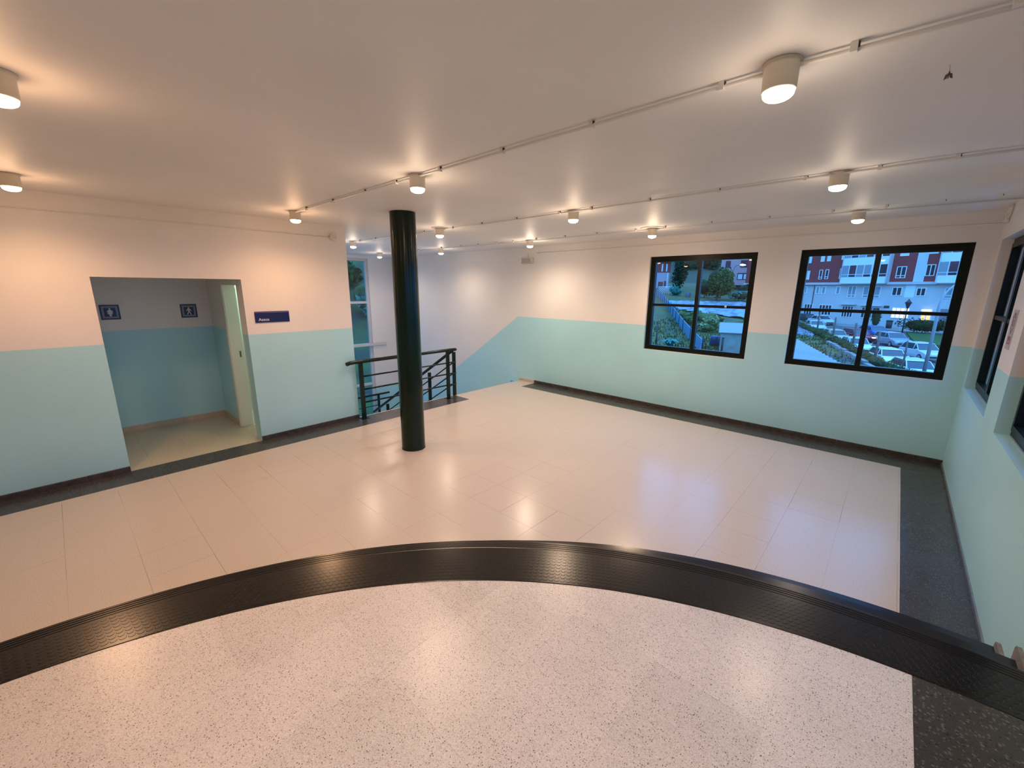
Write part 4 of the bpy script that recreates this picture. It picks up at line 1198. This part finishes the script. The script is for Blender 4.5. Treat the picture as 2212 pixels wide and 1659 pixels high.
film('mulch_film', [on_ground(1437, 651), on_ground(1625, 661), on_ground(1625, 697), on_ground(1468, 672)], 'wide crumpled silver-blue mulch film across the hillside garden', 34, .16)
for px, py, tx, ty, lab in ((1416.8, 747.8, 1419.5, 696, 'dark upright stake beside the spiky plant in the left window'), (1557.9, 763.5, 1560.5, 729, 'dark upright stake in front of the garden shed'), (1516, 757, 1518, 725, 'dark upright stake at the near end of the blue plastic fence')):
    p = on_ground(px, py); top = at(tx, ty, (p - Vector((0, 0, HC))).dot(fw))
    po = empty('garden_stake', tuple(p), lab, 'stake', 'dark garden stakes')
    MB().tube([(p.x, p.y, p.z - .1), (p.x, p.y, top.z)], [.085, .07], 8).build('stake', IRON, po)
    MB().lathe((p.x, p.y, top.z), [(.09, 0), (.09, .04)], 8).build('cap', IRON, po)
# agave-like plant
p = on_ground(1446, 750)
ag = empty('spiky_plant', tuple(p), 'broad-leaved spiky green plant at the bottom of the left window', 'plant')
for k in range(22):
    a = k * 2.4; l = random.uniform(.8, 1.35); u = Vector((math.cos(a), math.sin(a), 0)); s = Vector((-u.y, u.x, 0)) * .13
    MB().add([p - s * .4, p + s * .4, p + u * l * .55 + s + Vector((0, 0, l * .62)), p + u * l * .55 - s + Vector((0, 0, l * .62)), p + u * l + Vector((0, 0, l * .48)), p + u * l * .55 + Vector((0, 0, l * .56))],
             [(0, 1, 2, 3), (3, 2, 4), (0, 3, 5), (5, 2, 1)]).build('leaf', LEAF_T, ag)
for px, py, r in ((1470, 684, .9), (1478, 690, 1.0), (1487, 697, .9), (1494, 702, .8), (1503, 690, 1.2), (1515, 696, 1.3), (1527, 702, 1.4), (1537, 708, 1.2), (1520, 716, 1.0), (1532, 718, .9), (1543, 700, 1.1), (1508, 712, .9)):
    p = on_ground(px, py)
    bush('leafy_plant', tuple(p), (r, r, r * .55), 'leafy vegetable plant growing beside the blue fence', 'plant', random.choice((LEAF, LEAF_P, LEAF)), 220, .20, 0, 3, 'vegetable plants by the blue fence', LEAF)
# cold frame shed
q0 = on_ground(1552, 763); q1 = on_ground(1612, 766)
sh = empty('garden_shed', tuple(q0), 'small garden shed with a sloping translucent sheet roof', 'shed')
dpt = (q0 - Vector((0, 0, HC))).dot(fw)
a = q0; b = q0 + Vector((3.4, 1.2, 0)); dv = Vector((-1.0, 3.6, 0))
SHW = mat('greenish_shed_wall', (0.26, 0.28, 0.24), .7, noise=.15, nscale=2)
hA = at(1558.6, 704, dpt).z - q0.z
MB().add([a, b, b + dv, a + dv, a + Vector((0, 0, hA - .55)), b + Vector((0, 0, hA - .55)), b + dv + Vector((0, 0, hA)), a + dv + Vector((0, 0, hA))], [(3,2,1,0),(4,5,6,7),(0,1,5,4),(1,2,6,5),(2,3,7,6),(3,0,4,7)]).build('walls', SHW, sh)
z1_, z2_ = Vector((0, 0, hA - .53)), Vector((0, 0, hA + .03))
e = Vector((.2, -.25, 0)); t_ = Vector((0, 0, .05)); k_ = Vector((-.15, 0, 0))
rv = [a + z1_ + e * 1 + k_ * 2, b + z1_ + e, b + dv + z2_ - e * .5 + Vector((.3, 0, 0)), a + dv + z2_ - e * .5 + k_]
MB().add(rv + [v + t_ for v in rv], [(3,2,1,0),(4,5,6,7),(0,1,5,4),(1,2,6,5),(2,3,7,6),(3,0,4,7)]).build('roof_sheet', CORR, sh)
p = on_ground(1543, 748)
ba = empty('water_barrel', tuple(p), 'dark blue water barrel beside the garden shed', 'barrel')
MB().lathe(tuple(p), [(.36, 0), (.42, .15), (.44, .5), (.42, .85), (.36, 1.0)], 16).build('drum', mat('navy_barrel', (0.012, 0.03, 0.10), .4), ba)
MB().lathe((p.x, p.y, p.z + .62), [(.445, 0), (.455, .03), (.445, .06)], 16, cap0=False, cap1=False).build('hoop', IRON, ba)
# trees and shrubs
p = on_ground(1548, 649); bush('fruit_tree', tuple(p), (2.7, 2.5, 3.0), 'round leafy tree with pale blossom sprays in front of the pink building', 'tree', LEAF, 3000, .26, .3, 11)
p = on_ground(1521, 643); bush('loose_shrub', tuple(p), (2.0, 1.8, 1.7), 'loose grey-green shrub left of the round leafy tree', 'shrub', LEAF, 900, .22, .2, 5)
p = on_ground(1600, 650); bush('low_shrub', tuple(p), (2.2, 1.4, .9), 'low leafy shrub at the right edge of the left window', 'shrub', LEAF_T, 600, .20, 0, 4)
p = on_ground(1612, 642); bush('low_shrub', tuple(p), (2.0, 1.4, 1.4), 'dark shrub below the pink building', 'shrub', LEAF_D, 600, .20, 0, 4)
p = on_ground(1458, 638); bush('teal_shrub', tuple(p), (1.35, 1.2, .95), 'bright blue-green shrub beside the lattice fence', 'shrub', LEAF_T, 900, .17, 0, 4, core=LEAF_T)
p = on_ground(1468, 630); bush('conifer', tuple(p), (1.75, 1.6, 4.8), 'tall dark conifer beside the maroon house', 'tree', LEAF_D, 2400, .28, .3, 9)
p = on_ground(1486, 641)
bk = empty('garden_tub', tuple(p), 'pale blue tub standing in the upper garden', 'tub')
MB().lathe(tuple(p), [(.42, 0), (.52, .75), (.56, .78)], 14).build('drum', mat('pale_blue_plastic', (0.36, 0.46, 0.70), .4), bk); MB().lathe((p.x, p.y, p.z + .78), [(.50, 0), (.50, .02)], 14).build('water', DKGL, bk)
p = on_ground(1519, 637)
tt = empty('garden_table', tuple(p), 'white garden table left of the round tree', 'table')
MB().box((p.x - .9, p.y - .5, p.z + .72), (p.x + .9, p.y + .5, p.z + .78)).build('top', WHITEF, tt)
for sx in (-.8, .8):
    for sy in (-.4, .4): MB().box((p.x + sx - .04, p.y + sy - .04, p.z), (p.x + sx + .04, p.y + sy + .04, p.z + .72)).build('leg', WHITEF, tt)
# lattice fence
l0, l1 = on_ground(1420.5, 635), on_ground(1450, 634.5)
la = empty('lattice_fence', tuple(l0), 'pale blue diamond lattice fence in front of the maroon house', 'fence')
LAT = mat('pale_lattice', (0.55, 0.66, 0.72), .5)
u = (l1 - l0); Lf = u.length; u.normalize(); hh = 1.55
k = -hh
while k < Lf:
    for sgn in (1, -1):
        s0, z0_, s1, z1_2 = (k, 0, k + hh, hh) if sgn > 0 else (k + hh, 0, k, hh)
        def cl(sa, za, sb_, zb_):
            if sa < 0: za += (0 - sa) / (sb_ - sa) * (zb_ - za) if sb_ != sa else 0; sa = 0
            if sa > Lf: za += (Lf - sa) / (sb_ - sa) * (zb_ - za); sa = Lf
            return sa, za
        A1 = cl(s0, z0_, s1, z1_2); B1 = cl(s1, z1_2, s0, z0_)
        if abs(A1[0] - B1[0]) > .05:
            pa = l0 + u * A1[0] + Vector((0, 0, A1[1])); pb = l0 + u * B1[0] + Vector((0, 0, B1[1]))
            MB().tube([pa, pb], .045, 4).build('slat', LAT, la)
    k += .42
MB().tube([l0 + Vector((0, 0, hh)), l1 + Vector((0, 0, hh))], .05, 4).build('top_rail', LAT, la)
# maroon house at the left edge
D1 = 104.0
c0 = at(1443, 624, D1); rx = Vector((rt2.x, rt2.y, 0)).normalized(); rzm = math.atan2(rx.y, rx.x)
mh = empty('maroon_house', tuple(c0), 'house with maroon upper floor, white window shutters and grey lower wall', 'house', rz=rzm)
def hpart(name, bx_, m, par): return MB().box(bx_[:3], bx_[3:]).build(name, m, par, local=True)
hpart('lower_wall', (-9, 0, -2, 0, 7, 3.9), mat('lilac_house_wall', (0.42, 0.40, 0.44), .85), mh)
hpart('upper_wall', (-9, 0, 3.9, .25, 7, 6.6), REDW, mh)
MB().add([(-9.6, -.9, 7.4), (.5, -.9, 6.5), (.5, 7.6, 6.5), (-9.6, 7.6, 7.4), (-9.6, -.9, 8.0), (.5, -.9, 6.7), (.5, 7.6, 6.7), (-9.6, 7.6, 8.0)], [(3,2,1,0),(4,5,6,7),(0,1,5,4),(1,2,6,5),(2,3,7,6),(3,0,4,7)]).build('roof', PALEW, mh, local=True)
for s in (-2.05, -.95):
    w = hpart('shutter', (s, -.09, 4.2, s + .28, 0, 6.0), WHITEF, mh); hpart('pane', (s + .28, -.05, 4.2, s + .5, 0, 6.0), DKGL, w)
hpart('garage_door', (-2.6, -.06, -.2, -1.4, 0, 1.7), IRON, mh); hpart('door', (-1.15, -.06, -.2, -.65, 0, 1.9), SHUT, mh); hpart('white_post', (-.55, -.12, -.2, -.35, 0, 3.9), WHITEF, mh)
# pink building
D2 = 96.0
c1 = at(1553, 616, D2)
pk = empty('pink_building', (c1.x, c1.y, c1.z), 'pink rendered apartment house with maroon shutters above a dark undercroft', 'building', rz=math.radians(14.5))
hpart('wall', (0, 0, 0, 16, 9, 11), PINKW, pk)
hpart('undercroft', (.6, .8, -3, 16, 9, 0), IRON, pk)
k = D2 / FPX
def pw(x0, y0, x1, y1): return ((x0 - 1553) * k * .865, (616 - y1) * k, (x1 - 1553) * k * .865, (616 - y0) * k)
for i, (x0, y0, x1, y1) in enumerate(((1562.6, 566, 1573.5, 580), (1595, 565, 1619, 580), (1560, 591, 1570, 600), (1591, 591, 1616, 605))):
    s0, z0_, s1, z1_2 = pw(x0, y0, x1, y1)
    w = hpart('window', (s0, -.04, z0_, s1, 0, z1_2), SHUT, pk)
    if i >= 2:
        n = 1 if i == 2 else 2
        for j in range(n):
            a_ = s0 + (s1 - s0) * (j + .12) / n; b_ = s0 + (s1 - s0) * (j + .88) / n
            hpart('pane', (a_, -.06, z0_ + .15, b_, -.041, z1_2 - .25), BLIND, w)
for sx in (.9, 4.5, 8.0):
    MB().tube([(sx, .2, -3), (sx + .25, .2, 0)], .16, 8).build('pillar', PALEW, pk, local=True)
# trees on the hill behind
for i, (px, py, r, hh_, lab) in enumerate(((1488, 585, 4, 5, 'dark tree high on the hillside, left of the window mullion'), (1537, 578, 4, 5, 'dark tree on the hillside just left of the pink building'))):
    q = at(px, py, 150)
    bush('hill_tree', (q.x, q.y, q.z - 2), (r, r, hh_), lab, 'tree', LEAF_D, 700, .7, 0, 6)
# bank of shrubs outside the stair window
for i in range(11):
    a_ = math.radians(-75 + i * 3.6 + random.uniform(-.3, .3)); s = 24.5 + 3.6 * (i % 2)
    x, y = s * math.sin(a_), s * math.cos(a_); z = ground(x, y)
    hgt = max(1.0, (3.6 + random.uniform(-.6, .5) - z) / 2)
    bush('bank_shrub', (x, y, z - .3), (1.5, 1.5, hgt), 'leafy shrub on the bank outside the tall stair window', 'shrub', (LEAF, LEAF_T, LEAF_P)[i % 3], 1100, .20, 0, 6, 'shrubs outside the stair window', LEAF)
